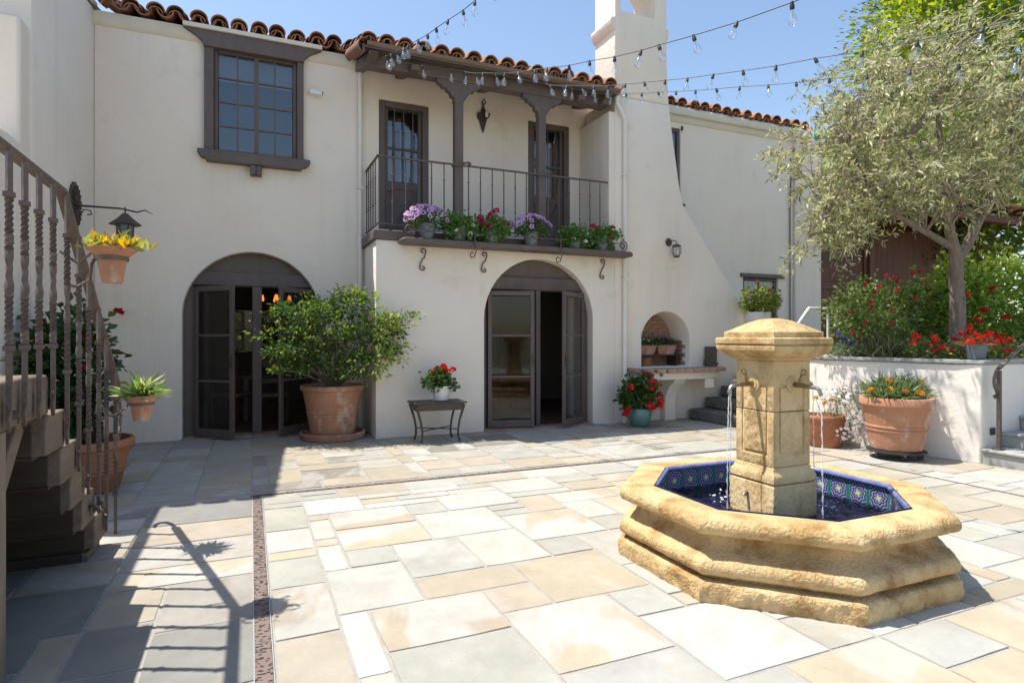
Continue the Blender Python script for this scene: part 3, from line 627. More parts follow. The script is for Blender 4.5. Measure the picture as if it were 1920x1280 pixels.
hp(B(-.45,.6,9.40,9.41,4.98,5.35), 'window_blind', mat('roller_blind', (.34,.36,.40), .9))
# right wing windows
window('window', 6.72, 7.49, 3.87, 5.33, 2, 3, 9.30, .06, False)
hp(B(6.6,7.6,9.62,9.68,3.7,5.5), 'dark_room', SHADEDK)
hp(MB().box(7.505,7.53,9.21,9.245,5.30,5.38).box(7.49,7.56,9.18,9.245,3.86,3.90), 'window_hinge', IRON2)
window('window', 9.07, 9.99, 1.73, 2.58, 2, 2, 9.32, .055, False)
hp(B(8.98,10.14,9.20,9.30,2.585,2.66), 'window_lintel', BROWN, bevel=.006)
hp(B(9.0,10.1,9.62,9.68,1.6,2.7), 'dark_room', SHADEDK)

# ---- balcony
yr = YB+.04
rail = hp(MB().bar((1.60,yr,3.88),(5.33,yr,3.88),.03,.022).bar((1.60,yr-.015,3.88),(1.60,9.23,3.88),.03,.022).bar((1.60,yr,2.95),(5.30,yr,2.95),.022,.018).bar((1.60,yr,2.95),(1.60,9.23,2.95),.022,.018)
     .tube([(5.33,yr,3.88),(5.36,yr,3.86),(5.365,yr,3.82),(5.35,yr,3.79)], .012, 6), 'balcony_railing', IRON)
def baluster_mesh(h, r=.009):
    mb = MB(); n = 40
    mb.tube([(0,0,0),(0,0,h)], r, 6)
    for z in (h*.33, h*.74): mb.lathe([(r*.9,z-.018),(r*1.9,z),(r*.9,z+.018)], n=6)
    # twisted middle
    for i in range(12):
        z = h*.36+i*(h*.35)/12; mb.lathe([(r*.95,z),(r*1.3,z+h*.0146),(r*.95,z+h*.029)], n=6, cap=False)
    return mb.mesh('baluster', IRON)
bm_ = baluster_mesh(.93)
bx = 1.62
i = 0
while bx < 5.31:
    if not (2.66 < bx < 2.87 or 4.0 < bx < 4.22): link('baluster', bm_, rail, (bx, yr, 2.95))
    bx += .186
for k in range(1,6): link('baluster', bm_, rail, (1.60, yr+.17*k, 2.95))
def cbracket(cx):
    # carved corbel over a post
    h = [(.075,4.80),(.075,4.86),(.12,4.88),(.13,4.93),(.17,4.95),(.20,4.985),(.25,4.99),(.27,5.03),(.31,5.04),(.33,5.075),(.33,5.10)]
    return [(cx+a, z) for a, z in h] + [(cx-a, z) for a, z in reversed(h)]
for cx in (2.785, 4.135):
    hp(B(cx-.066,cx+.066,YB+.055,YB+.175,2.86,4.86), 'balcony_post', BROWN, bevel=.014)
    hp(MB().prism(cbracket(cx), 'y', YB+.06, YB+.17), 'post_corbel', BROWN, bevel=.006)
    hp(MB().tube([(cx+.02,YB+.05,3.91),(cx+.13,YB-.01,3.92),(cx+.17,YB+.05,3.92),(cx+.16,YB+.12,3.92)], .014, 6).box(cx-.078,cx+.078,YB+.045,YB+.188,3.885,3.925), 'rail_collar', IRON)
hp(B(1.47,5.29,YB+.045,YB+.235,5.10,5.285), 'header_beam', BROWN, bevel=.012)
for x in (1.50, 2.1, 3.42, 4.75, 5.2):
    hp(MB().prism([(8.02 if x in (1.50,) else 8.18,5.155),(9.24,5.50),(9.24,5.36),(8.30,5.09),(8.22,5.09)], 'x', x-.06, x+.06), 'rafter', BROWN, bevel=.008)
hp(MB().prism([(8.14,5.27),(9.25,5.585),(9.25,5.555),(8.14,5.245)], 'x', 1.40, 5.40), 'soffit_boards', BROWN)
hp(MB().prism([(8.16,5.29),(8.4,5.36),(8.4,5.26),(8.16,5.19)], 'x', 1.365, 1.40), 'barge_board', BROWN)
link('roof_tile', COVER, house, (1.405, 8.15, 5.27), (ang, -1.35, 0))
# balcony doors
def bdoor(x0, x1, ztop):
    y = 9.36
    d = hp(MB().box(x0,x0+.09,y-.09,y+.05,2.862,ztop).box(x1-.09,x1,y-.09,y+.05,2.862,ztop).box(x0+.09,x1-.09,y-.09,y+.05,ztop-.09,ztop), 'balcony_door', BROWN, bevel=.008)
    a, b = x0+.095, x1-.095
    B(a,b,y-.03,y+.03,2.865,3.80).build('door_panel', BROWN2, d)
    MB().box(a,a+.08,y-.045,y-.031,2.87,3.8).box(b-.08,b,y-.045,y-.031,2.87,3.8).box(a+.081,b-.081,y-.045,y-.031,3.68,3.80).box(a+.081,b-.081,y-.045,y-.031,2.87,2.99).build('door_stile', BROWN2, d)
    MB().bar((a+.1,y-.04,3.0),(b-.1,y-.04,3.67),.02,.07,(0,1,0)).build('door_brace', BROWN2, d)
    B(a,b,y-.004,y+.004,3.80,ztop-.092).build('pane', PANE, d, smooth=False)
    MB().box(a,a+.05,y-.03,y+.03,3.80,ztop-.092).box(b-.05,b,y-.03,y+.03,3.80,ztop-.092).box(a+.05,b-.05,y-.025,y+.02,4.30,4.335).build('sash', BROWN, d)
    for k in range(1,4):
        x = a+(b-a)*k/4; MB().tube([(x,y-.055,3.76),(x,y-.055,4.05),(x,y-.055,4.3),(x,y-.055,ztop-.08)], .009, 6).lathe([(.009,4.1),(.016,4.2),(.009,4.3)],(x,y-.055,0),8).build('window_bar', IRON, d)
    MB().lathe([(.012,0),(.025,.01),(.02,.035),(.0,.045)], n=10).build('door_knob', BRASS, d, (a+.06,y-.1,3.62))
bdoor(1.805, 2.575, 5.015); bdoor(4.315, 5.095, 5.045)
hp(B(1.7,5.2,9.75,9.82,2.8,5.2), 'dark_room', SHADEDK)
hp(MB().box(2.0,2.12,9.62,9.66,4.0,4.75).box(2.2,2.42,9.62,9.66,3.8,4.72), 'room_curtain', mat('pale_curtain', (.35,.40,.47), .9))
hp(B(4.72,4.98,9.62,9.66,3.5,4.85), 'room_curtain', mat('tan_curtain', (.42,.26,.16), .9))

# ---- flower shelf and iron scrolls
shelf = hp(MB().prism([(1.93,2.655),(5.56,2.655),(5.56,2.70),(5.53,2.735),(1.93,2.735),(1.87,2.72),(1.85,2.695),(1.87,2.668)], 'y', 8.0, 8.268), 'flower_shelf', BROWN, bevel=.016, seg=3)
def scroll(x, z0, z1, y=8.275, flip=1):
    pts = []
    def spiral(cx, cz, r, a0, a1, n=16):
        return [(cx+(r*(1-.72*i/n))*math.cos(a0+(a1-a0)*i/n), cz+(r*(1-.72*i/n))*math.sin(a0+(a1-a0)*i/n)) for i in range(n+1)]
    t = spiral(0, z1-.05, .045, -.3, 5.2)[::-1]; b = spiral(0, z0+.05, .045, math.pi-.3, math.pi+5.2)
    mid = [(.02,z1-.14),(-.005,z0+(z1-z0)*.5),(-.03,z0+.12)]
    p = [(x+flip*a, y, z) for a, z in t+mid+b]
    return MB().tube(p, .009, 6).build('iron_scroll', IRON, shelf)
for x, z0, z1 in ((2.22,2.31,2.64),(3.14,2.32,2.64),(5.16,2.30,2.64)): scroll(x, z0, z1)
for x in (2.88,4.24): 
    MB().tube([(x+.02,7.99,2.86),(x+.01,7.975,2.75),(x+.03,7.97,2.62),(x+.01,7.99,2.52),(x-.03,8.02,2.50),(x-.045,8.03,2.55),(x-.02,8.02,2.585),(x,8.01,2.56)], .01, 6).build('iron_scroll', IRON, shelf)
MB().tube([(1.97,8.0,2.83),(5.35,8.0,2.85)], .007, 6).build('guard_rail', IRON, shelf)
def curl(x, z, s):
    return MB().tube([(x+s*(.085*(1-.045*i))*math.cos(-1.2+i*.55), 8.05, z+(.085*(1-.045*i))*math.sin(-1.2+i*.55)) for i in range(19)], .01, 6).build('iron_scroll', IRON, shelf)
curl(1.97, 2.84, 1); curl(5.40, 2.83, 1)

# ---- french doors in the arches
def french(cx, r, spring, y, bays, post, hinges):
    fr = hp(MB().prism(arch_poly(cx, r-.004, -.01, spring-.002), 'y', y, y+.07), 'door_frame', BROWN)
    cut(fr, [B(a,b,y-.1,y+.2,-.1,2.10) for a,b in bays])
    B(cx-r+.1,cx+r-.1,y-.05,y-.002,2.11,2.30).build('lintel_board', BROWN, fr, bevel=.008)
    B(post[0],post[1],y-.06,y+.09,0,2.108).build('centre_post', BROWN, fr, bevel=.012)
    for (hx, hy, ang_, w, sgn) in hinges:
        st = .062; H_ = 2.05
        f = MB().box(0,sgn*st,-.02,.02,0,H_).box(sgn*(w-st),sgn*w,-.02,.02,0,H_).box(sgn*st,sgn*(w-st),-.02,.02,0,.11).box(sgn*st,sgn*(w-st),-.02,.02,H_-.07,H_)
        zs = [.11, .76, 1.38, H_-.07]
        for z in zs[1:3]: f.box(sgn*st,sgn*(w-st),-.016,.016,z-.016,z+.016)
        lf = f.build('door_leaf', BROWN, house, (hx,hy,.03), bevel=.005); lf.rotation_euler = (0,0,ang_)
        for a,b in zip(zs,zs[1:]):
            x0, x1 = sorted((sgn*(st+.001), sgn*(w-st-.001)))
            B(x0,x1,-.003,.003,a+.012,b-.012).build('pane', DOORPANE, lf, smooth=False)
        MB().tube([(sgn*(w-.03),-.02,1.0),(sgn*(w-.03),-.055,1.0),(sgn*(w-.11),-.06,1.0)], .008, 6).box(*sorted((sgn*(w-.045),sgn*(w-.015))),-.026,-.021,.93,1.1).build('door_handle', IRON2, lf)
def angto(h, p): return math.atan2(p[1]-h[1], p[0]-h[0])
yd = 9.42
french(.04, .89, 1.69, yd, [(-.72,.02),(.15,.87)], (.02,.15),
       [(-.70,9.36, angto((-.70,9.36),(-.2,8.86)), .70, 1), (.86,9.36, angto((.86,9.36),(.36,8.88))-math.pi, .69, -1)])
yd2 = 8.47
french(4.075, .925, 1.655, yd2, [(3.25,4.05),(4.13,4.92)], (4.05,4.13),
       [(3.26,8.44, angto((3.26,8.44),(3.945,8.26)), .71, 1), (4.90,8.44, angto((4.90,8.44),(4.31,8.02))-math.pi, .72, -1)])
for x in range(12): B(-.84+.148*x,-.84+.148*x+.138,9.16,9.44,.0,.018).build('threshold_brick', BRICK, house, bevel=.004)
for x in range(12): B(3.15+.155*x,3.15+.155*x+.145,8.22,8.48,.0,.018).build('threshold_brick', BRICK, house, bevel=.004)

# ---- rooms behind the doors
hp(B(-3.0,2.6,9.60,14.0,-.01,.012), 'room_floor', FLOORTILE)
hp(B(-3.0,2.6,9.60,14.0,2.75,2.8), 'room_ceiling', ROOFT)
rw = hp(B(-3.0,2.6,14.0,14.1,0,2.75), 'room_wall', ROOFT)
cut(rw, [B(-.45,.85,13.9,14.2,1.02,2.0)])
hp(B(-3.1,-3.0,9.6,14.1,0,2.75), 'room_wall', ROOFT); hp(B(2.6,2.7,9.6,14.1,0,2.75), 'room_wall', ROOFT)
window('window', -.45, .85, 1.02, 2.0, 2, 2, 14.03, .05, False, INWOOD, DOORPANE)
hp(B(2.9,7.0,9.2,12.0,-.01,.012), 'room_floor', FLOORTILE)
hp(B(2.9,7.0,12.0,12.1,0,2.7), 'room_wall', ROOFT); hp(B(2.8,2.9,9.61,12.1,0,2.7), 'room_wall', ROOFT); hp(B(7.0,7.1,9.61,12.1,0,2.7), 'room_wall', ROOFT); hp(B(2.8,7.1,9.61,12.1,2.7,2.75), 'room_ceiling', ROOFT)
hp(MB().box(4.62,4.66,9.9,10.7,0.02,2.3).box(4.60,4.64,9.82,9.9,.02,2.34), 'room_door', INWOOD)
hp(B(4.66,5.2,10.72,10.78,.02,2.6), 'room_partition', mat('pale_blue_wall', (.55,.58,.62), .9))
hp(B(4.4,4.6,11.2,11.9,.02,2.3), 'room_cabinet', INWOOD)
# skirting of the shaded porch floor inside block
hp(B(3.02,5.13,8.55,9.2,-.01,.013), 'porch_floor', FLOORTILE)

# ---- fireplace in the chimney breast
fire = hp(B(5.7,7.2,YB+.545,YB+.56,.86,1.9), 'firebox', MORTAR)
bk = B(-.098,.098,-.012,.02,-.032,.032).mesh('brick', BRICK)
rg = random.Random(4)
for r_ in range(13):
    z = .93+r_*.072
    for c_ in range(6):
        x = 5.92+(.1 if r_%2 else 0)+c_*.205
        if x > 7.0: continue
        link('brick', bk, fire, (x, YB+.53+rg.uniform(-.006,.004), z), (0,0,rg.uniform(-.02,.02)))
    if z < 1.34:
        for c_ in range(2):
            link('brick', bk, fire, (6.94, YB+.22+c_*.205+(.08 if r_%2 else 0), z), (0,0,math.pi/2))
# hearth shelf
hb = [(5.74,YB),(5.74,8.06),(5.84,7.93),(6.1,7.85),(6.55,7.82),(7.0,7.86),(7.25,7.95),(7.34,8.08),(7.34,YB)]
hp(MB().prism(hb, 'z', .70, .815), 'hearth_slab', STUCCO2, bevel=.012)
ht = hp(MB().prism([(5.80,YB),(5.80,8.09),(5.88,7.99),(6.12,7.92),(6.55,7.89),(6.98,7.93),(7.2,8.01),(7.27,8.1),(7.27,YB)], 'z', .817, .872), 'hearth_top', MORTAR)
for k in range(14):
    t = (k+.5)/14; L_ = len(hb)-1
    # walk the front edge
    pts = [Vector((*p,0)) for p in hb]; ds = [(pts[i+1]-pts[i]).length for i in range(L_)]; tot = sum(ds); d = t*tot; i = 0
    while d > ds[i]: d -= ds[i]; i += 1
    p = pts[i].lerp(pts[i+1], d/ds[i]); tn = (pts[i+1]-pts[i]).normalized(); nn = Vector((tn.y,-tn.x,0))
    if nn.y > 0 and abs(nn.y) > .3: nn = -nn
    e = B(-tot/28+.004, tot/28-.004, -.10, .006, 0, .06).build('brick', BRICK, ht, (p.x, p.y+.0, .818), bevel=.005)
    e.rotation_euler = (0,0,math.atan2(-nn.x, nn.y)+math.pi)
hp(MB().prism([(YB,.0),(YB-.14,.0),(YB-.14,.30),(YB-.17,.44),(YB-.25,.56),(YB-.36,.64),(YB-.42,.698),(YB,.698)], 'x', 6.30, 6.52), 'hearth_leg', STUCCO2, bevel=.012)
hp(B(6.86,7.04,7.835,7.86,.55,.70), 'outlet_plate', STUCCO2, bevel=.006)
hp(MB().box(7.20,7.45,8.22,8.24,.86,1.22), 'soot_door', IRON)
hp(MB().tube([(7.20,8.22,1.0),(7.14,8.18,1.0),(7.12,8.17,.98),(7.12,8.17,.9)], .011, 6).box(7.45,7.48,8.22,8.25,.90,.94).box(7.45,7.48,8.22,8.25,1.14,1.18), 'soot_door_handle', IRON2)
hp(MB().box(5.93,6.9,8.45,8.8,1.065,1.08).box(5.95,5.98,8.5,8.75,.886,1.064).box(6.80,6.83,8.5,8.75,.886,1.064), 'fire_rack', IRON2)

# ================================================================== EXTERIOR STAIR
stair = thing('exterior_staircase', 'weathered timber staircase with twisted iron balusters at the left edge', 'staircase')
XS = -.9
def sp(mb, name, m, **k): return mb.build(name, m, stair, **k)
rg = random.Random(2)
for zt, y0, y1 in ((1.02,3.52,3.84),(.825,3.77,4.09),(.635,4.0,4.31),(.45,4.25,4.55),(.265,4.51,4.83)):
    sp(MB().prism([(y0,zt-.192),(y1,zt-.192),(y1,zt-.012),(y1-.012,zt),(y0+.02,zt),(y0,zt-.035)], 'x', -1.85, XS+rg.uniform(-.006,.006)), 'tread', WOOD, bevel=.008)
    sp(B(-1.845,XS-.05,y0-.022,y0-.001,zt-.187,zt-.04), 'riser_board', DARKWOOD)  # dark brown boards cover the tread backs and undersides
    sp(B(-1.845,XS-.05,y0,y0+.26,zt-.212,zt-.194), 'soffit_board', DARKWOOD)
sp(B(-1.85,XS-.03,4.5,4.82,.0,.050), 'tread', WOOD, bevel=.006)
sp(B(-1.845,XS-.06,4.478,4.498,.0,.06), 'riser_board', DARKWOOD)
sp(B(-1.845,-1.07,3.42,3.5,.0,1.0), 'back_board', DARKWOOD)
sp(MB().prism([(1.2,1.02),(3.585,1.02),(3.585,1.185),(3.565,1.215),(3.3,1.222),(2.6,1.215),(1.2,1.222)], 'x', -1.06, XS), 'landing_beam', WOOD, bevel=.012)
for k in range(9): sp(B(-1.85,-1.062,1.2+k*.262,1.2+k*.262+.255,1.15,1.218), 'landing_plank', WOOD, bevel=.006)
post = MB(); prof = []
for i in range(15):
    z = i*1.018/14; w = .008*math.sin(z*9)+.006*math.sin(z*23)
    prof.append((w, z))
k0 = []
for w, z in prof: k0.append([(-1.10+w,2.88,z),(-.915-w*.5,2.88,z),(-.915-w*.5,3.085+w*1.6,z),(-1.10+w,3.085+w*1.6,z)])
vs = [p for q in k0 for p in q]; fs = []
for i in range(14):
    for j in range(4): fs.append((i*4+j, i*4+(j+1)%4, i*4+4+(j+1)%4, i*4+4+j))
fs += [(3,2,1,0),(56,57,58,59)]
sp(MB().add(vs,fs), 'support_post', WOODP, bevel=.01)
sp(MB().bar((-1.0,3.06,.62),(-1.0,3.42,1.0),.08,.10), 'brace', WOOD, bevel=.008)
# handrail: flat bar, level on the landing then down
hr = [(XS,1.2,2.15),(XS,3.80,2.15),(XS,4.37,1.70),(XS,4.80,1.35),(XS,5.22,1.02)]
h = MB()
prev = None
for p in hr:
    if prev: h.bar(prev, p, .052, .026)
    prev = p
pts = [(5.22,1.02),(5.30,.93),(5.345,.82),(5.33,.72),(5.29,.66),(5.235,.65),(5.215,.69)]
for a, b in zip(pts, pts[1:]): h.bar((XS,a[0],a[1]),(XS,b[0],b[1]),.052,.012,(1,0,0))
sp(h, 'handrail', IRON, bevel=.004)
def twisted(h_, r=.0108, z_tw=(.2,.8)):
    """square bar with alternately twisted sections and two collars"""
    mb = MB(); n = 110; a, b = h_*z_tw[0], h_*z_tw[1]; k = len(mb.v); tw = 0; ring = []
    for i in range(n+1):
        z = h_*i/n; rr = r*1.2
        if a < z < b:
            u = (z-a)/(b-a); d = 1 if u < .36 or u > .64 else (-.35)
            tw += d*.62 if not (.47 < u < .53) else .1
            rr = r*1.42*(1+.06*math.sin(u*20))
        ring.append((z, tw, rr))
    for z, t, rr in ring:
        for j in range(4): mb.v.append((rr*math.cos(t+math.pi/4+j*math.pi/2), rr*math.sin(t+math.pi/4+j*math.pi/2), z))
    for i in range(n):
        for j in range(4): mb.f.append((i*4+j, i*4+(j+1)%4, i*4+4+(j+1)%4, i*4+4+j))
    for z in (a, b): mb.box(-r*1.55,r*1.55,-r*1.55,r*1.55,z-.010,z+.010)
    # leaf-shaped foot plate
    return mb
def foot(mb, z):  # forged leaf bolted to the timber
    return mb.prism([(0,z-.085),(.012,z-.06),(.02,z-.03),(.014,z+.0),(.02,z+.03),(0,z+.05),(-.02,z+.03),(-.014,z),(-.02,z-.03),(-.012,z-.06)], 'x', -.008, .006)
def rail_z(y):
    for p, q in zip(hr, hr[1:]):
        if p[1] <= y <= q[1]: return p[2]+(q[2]-p[2])*(y-p[1])/(q[1]-p[1])
    return .9
BY = [(1.6,1.10),(1.85,1.10),(2.1,1.10),(2.32,1.10),(2.55,1.10),(2.78,1.10),(2.985,1.10),(3.165,1.10),(3.355,1.10),(3.565,1.10),(3.81,.92),(4.045,.73),(4.265,.55),(4.52,.37),(4.74,.19),(5.035,.0)]
for y, zb in BY:
    zt = rail_z(y); mb = twisted(zt-zb, z_tw=(.24,.82))
    if zb > 0: foot(mb, .0)
    o = mb.build('baluster', IRON, stair, (XS+.022, y, zb), smooth=False)
sp(MB().lathe([(.0,0),(.02,.0),(.012,.018),(0,.02)], n=8), 'bolt', IRON2, loc=(XS+.002,3.1,1.075)).rotation_euler = (0,R(90),0)
sp(MB().tube([(XS+.03+.035*math.cos(t*.5), 4.42+.035*math.sin(t*.5), .34+.035*math.sin(t*.9)) for t in range(12)], .012, 6), 'iron_ring', IRON)

# ================================================================== FOUNTAIN
FC = (3.09, 2.905)
fountain = thing('fountain', 'golden sandstone octagonal fountain with pillar, brass spouts and blue tiles', 'fountain', (FC[0],FC[1],0))
def octo(prof, sub=26, amp=None, inner=False):
    """sweep (apothem, z, roughness) profile round an octagon with chiselled noise."""
    mb = MB(); m = len(prof); T = math.tan(math.pi/8); cols = 8*sub
    for c in range(cols):
        side, u = divmod(c, sub); u = u/sub
        a = side*math.pi/4 - math.pi/2
        nx, ny = math.cos(a), math.sin(a); tx, ty = -ny, nx
        for (ap, z, ro) in prof:
            q = (2*u-1)*T*ap; x = nx*ap+tx*q; y = ny*ap+ty*q
            if ro:
                d = noise.fractal(Vector((x*10,y*10,z*14)), .7, 2.1, 4)*ro*.8 + noise.noise(Vector((x*38,y*38,z*40)))*ro*.6
                x += nx*d; y += ny*d; z += noise.noise(Vector((x*14+7,y*14,z*9)))*ro*.35
            mb.v.append((x,y,z))
    for c in range(cols):
        c2 = (c+1) % cols
        for i in range(m-1): mb.f.append((c*m+i, c2*m+i, c2*m+i+1, c*m+i+1))
    return mb
pf = [(.912,-.01,.006),(.920,.03,.013),(.922,.05,.014),(.922,.075,.013),(.92,.095,.010),(.912,.105,.004),(.90,.108,.002),(.872,.110,.001),(.848,.114,0),(.846,.128,0),(.862,.133,.001)]
for i in range(9):
    t = -1.25+i*2.5/8; pf.append((.876+.038*math.cos(t), .180+.046*math.sin(t), .0055))
pf += [(.872,.228,.003),(.845,.238,.002),(.815,.252,.002),(.796,.268,.002),(.786,.286,.002),(.787,.304,.002),(.797,.320,.002),(.815,.331,.002),(.838,.337,.001),(.84,.343,.0),(.862,.346,.001),(.88,.35,.004)]
for i in range(10):
    t = -1.3+i*2.6/9; pf.append((.872+.043*math.cos(t), .394+.046*math.sin(t), .0065))
pf += [(.86,.441,.005),(.83,.443,.003),(.79,.444,.0025),(.76,.443,.002),(.73,.442,.001),(.712,.439,.0006)]
octo(pf, 56).build('basin', GOLD, fountain, ang=50)
octo([(.712,.439,0),(.713,.20,0)], 2).build('basin_lining', BLUEFLOOR, fountain, smooth=False)
octo([(.713,.205,0),(.1,.206,0)], 2).build('basin_floor', BLUEFLOOR, fountain, smooth=False)
cp = [(.712+.0,.40,0)] + [(.701+.017*math.cos(R(a)), .425+.02*math.sin(R(a)), 0) for a in range(270,60,-30)]
octo(cp, 1).build('tile_coping', BLUECAP, fountain)
Ts = math.tan(math.pi/8)*.712*2/4
tm = B(-Ts/2+.0015,Ts/2-.0015,-.004,.004,-.073,.073).mesh('blue_tile', BLUETILE, False)
for s_ in range(8):
    a = s_*math.pi/4-math.pi/2
    for k in range(4):
        q = (k-1.5)*Ts
        link('blue_tile', tm, fountain, (math.cos(a)*.705-math.sin(a)*q, math.sin(a)*.705+math.cos(a)*q, .334), (0,0,a+math.pi/2))
wv = MB(); nW = 40
T8 = math.tan(math.pi/8)
ringv = []
for ri in range(1,13):
    ap = .702*ri/12
    for j in range(64):
        a = 2*math.pi*j/64; k = round(a/(math.pi/4)); d = a-k*math.pi/4; rr = ap/math.cos(d)
        x, y = rr*math.cos(a), rr*math.sin(a)
        z = .275+.004*noise.noise(Vector((x*12,y*12,0)))+.003*noise.noise(Vector((x*31,y*31,3)))
        wv.v.append((x,y,z))
for ri in range(11):
    for j in range(64): wv.f.append((ri*64+j, ri*64+(j+1)%64, (ri+1)*64+(j+1)%64, (ri+1)*64+j))
wv.build('water', WATER, fountain, ang=180)
# pillar
PS = .86
def sq(prof, rough=0, sub=1, flute=None):
    mb = MB(); prof = [(s*PS, z) for s, z in prof]
    for s, z in prof:
        for x, y in ((-1,-1),(1,-1),(1,1),(-1,1)): mb.v.append((x*s,y*s,z))
    for i in range(len(prof)-1):
        for j in range(4): mb.f.append((i*4+j, i*4+(j+1)%4, i*4+4+(j+1)%4, i*4+4+j))
    mb.f.append((3,2,1,0)); n = (len(prof)-1)*4; mb.f.append((n,n+1,n+2,n+3))
    return mb
sq([(.212,.2),(.213,.47),(.209,.485)]).build('pillar_base', GOLD2, fountain, bevel=.006)
sq([(.205,.488),(.212,.50),(.211,.53),(.203,.548),(.192,.56),(.186,.575),(.183,.59)]).build('pillar_moulding', GOLD2, fountain, bevel=.004, ang=25)
sf = sq([(.180,.592),(.180,.93)]).build('pillar_shaft', GOLD2, fountain)
sf2 = sq([(.180,.934),(.180,1.245)]).build('pillar_shaft', GOLD2, fountain)
for o_, z0, z1 in ((sf,.655,.96),(sf2,.90,1.10)):
    cs = []
    for a in range(4):
        m_ = MB().box(-.125*PS,.125*PS,-.3,-.168*PS,z0,z1); ca, sa = math.cos(a*math.pi/2), math.sin(a*math.pi/2)
        m_.v = [(x*ca-y*sa+FC[0], x*sa+y*ca+FC[1], z) for x,y,z in m_.v]; cs.append(m_)
    bpy.context.view_layer.update()
    cut(o_, cs, .004, 2)
for a in range(4):   # inner raised panel leaves a groove
    ca, sa = math.cos(a*math.pi/2), math.sin(a*math.pi/2)
    for z0, z1 in ((.675,.929),(.935,1.08)):
        m_ = MB().box(-.106*PS,.106*PS,-.1765*PS,-.165*PS,z0,z1); m_.v = [(x*ca-y*sa, x*sa+y*ca, z) for x,y,z in m_.v]
        m_.build('pillar_panel', GOLD2, fountain, bevel=.003)
cap = [(.181,1.246),(.186,1.252),(.205,1.262),(.238,1.277),(.266,1.296),(.280,1.312),(.284,1.328),(.284,1.340),(.272,1.343),(.272,1.349),(.288,1.352),(.288,1.384),(.283,1.390),(.243,1.392)]
sq(cap).build('pillar_cap', GOLD2, fountain, bevel=.003, ang=22)
dome = [(.243,1.392),(.243,1.424)]+[(.236*(1-t/10)+.004, 1.427+.088*math.sin(t*math.pi/2/10)**1.15) for t in range(11)]
sq(dome).build('cap_dome', GOLD2, fountain, ang=30)
def spout(rz):
    ca, sa = math.cos(rz), math.sin(rz)
    def tr(mb): mb.v = [((x+.022)*ca-y*sa, (x+.022)*sa+y*ca, z) for x,y,z in mb.v]; return mb
    body = MB(); body.tube([(-.176,0,1.10),(-.21,0,1.10),(-.27,0,1.097),(-.30,0,1.095)], [.017,.017,.013,.013], 10)
    pts = [(-.298,0,1.095),(-.35,0,1.092),(-.372,0,1.082),(-.382,0,1.06),(-.383,0,1.045)]
    s_ = tr(body).build('spout', BRASS, fountain)
    tr(MB().tube(pts, [.012,.012,.012,.011,.012], 10)).build('spout_nozzle', SPOUTGREY, s_)
    fl = MB(); 
    for x0, r0 in ((-.190,.05),(-.196,.034)): fl.tube([(-.170,0,1.10),(x0,0,1.10)], r0, 18)
    tr(fl).build('spout_flange', GOLD2, s_)
    hd = MB().tube([(-.235,0,1.11),(-.240,0,1.14),(-.250,0,1.165)], [.012,.009,.007], 8)
    for sgn in (-1,1): hd.tube([(-.25,sgn*.003,1.16),(-.262,sgn*.018,1.17),(-.266,sgn*.018,1.188),(-.257,0,1.195)], .005, 6)
    tr(hd).build('spout_handle', BRASS, s_)
    for dx in (.0, ):
        rr = random.Random(int(rz*10)); n = 34
        p = [(-.383-.015*math.sqrt(i/n)+rr.uniform(-.0025,.0025), rr.uniform(-.0025,.0025), 1.04-(1.04-.275)*i/n) for i in range(n+1)]
        tr(MB().tube(p, [max(.0008,.0036+.0034*math.sin(i*1.9+rz)*(i/n)**.7) for i in range(n+1)], 6)).build('water_stream', STREAM, fountain)
for q in range(4): spout(q*math.pi/2)
# second thin jet beside each main one, splash beads
rr = random.Random(5); bd = MB()
for q in range(4):
    a = q*math.pi/2+math.pi
    for k in range(26):
        r = .38+rr.gauss(0,.07); t = a+rr.gauss(0,.2); rad = rr.uniform(.003,.011)
        bd.lathe([(rad*.3,0),(rad,.001),(rad*.8,rad*.25),(rad*.2,rad*.4)], (r*math.cos(t), r*math.sin(t), .277), 7)
setp(bd.build('foam', mat('water_foam', (.75,.78,.82), .2), fountain), kind='stuff')
MB().tube([(-.178,.03,.41),(-.205,.03,.405),(-.215,.03,.39)], .011, 8).build('overflow_nozzle', SPOUTGREY, fountain)

# ================================================================== PLANTER WALL, STEPS, GATE
pw = thing('planter_wall', 'white stucco planter retaining wall with grey stone coping', 'wall')
path = [(12.0,4.05),(7.40,4.05),(7.33,4.3),(7.20,4.85),(7.06,5.4),(7.02,5.75),(7.10,6.05),(7.35,6.25),(9.0,6.3),(12.0,6.3)]
def offset(path, d):
    out = []
    for i, p in enumerate(path):
        a = Vector(path[max(i-1,0)]); b = Vector(path[min(i+1,len(path)-1)]); t = (b-a).normalized(); n = Vector((-t.y,t.x))
        out.append((p[0]+n.x*d, p[1]+n.y*d))
    return out
pin = offset(path, .24)
# decide inside side
if pin[3][0] < path[3][0]: pin = offset(path, -.24); po = offset(path, .03)
else: po = offset(path, -.03)
MB().prism(path+pin[::-1], 'z', -.02, 1.09).build('wall', STUCCO2, pw, bevel=.022, seg=3)
n = len(path)
for i in range(n-1):
    a, b = po[i], po[i+1]; c, d = pin[i+1], pin[i]
    MB().prism([a,b,c,d], 'z', 1.092, 1.132).build('coping_stone', BLUESTONE, pw, bevel=.006)
MB().prism(pin, 'z', .9, 1.06).build('soil_bed', SOIL, pw)
B(7.55,7.63,4.03,4.046,.30,.38).build('step_light', IRON2, pw, bevel=.004)
B(8.62,8.70,4.03,4.046,.80,.88).build('step_light', IRON2, pw, bevel=.004)

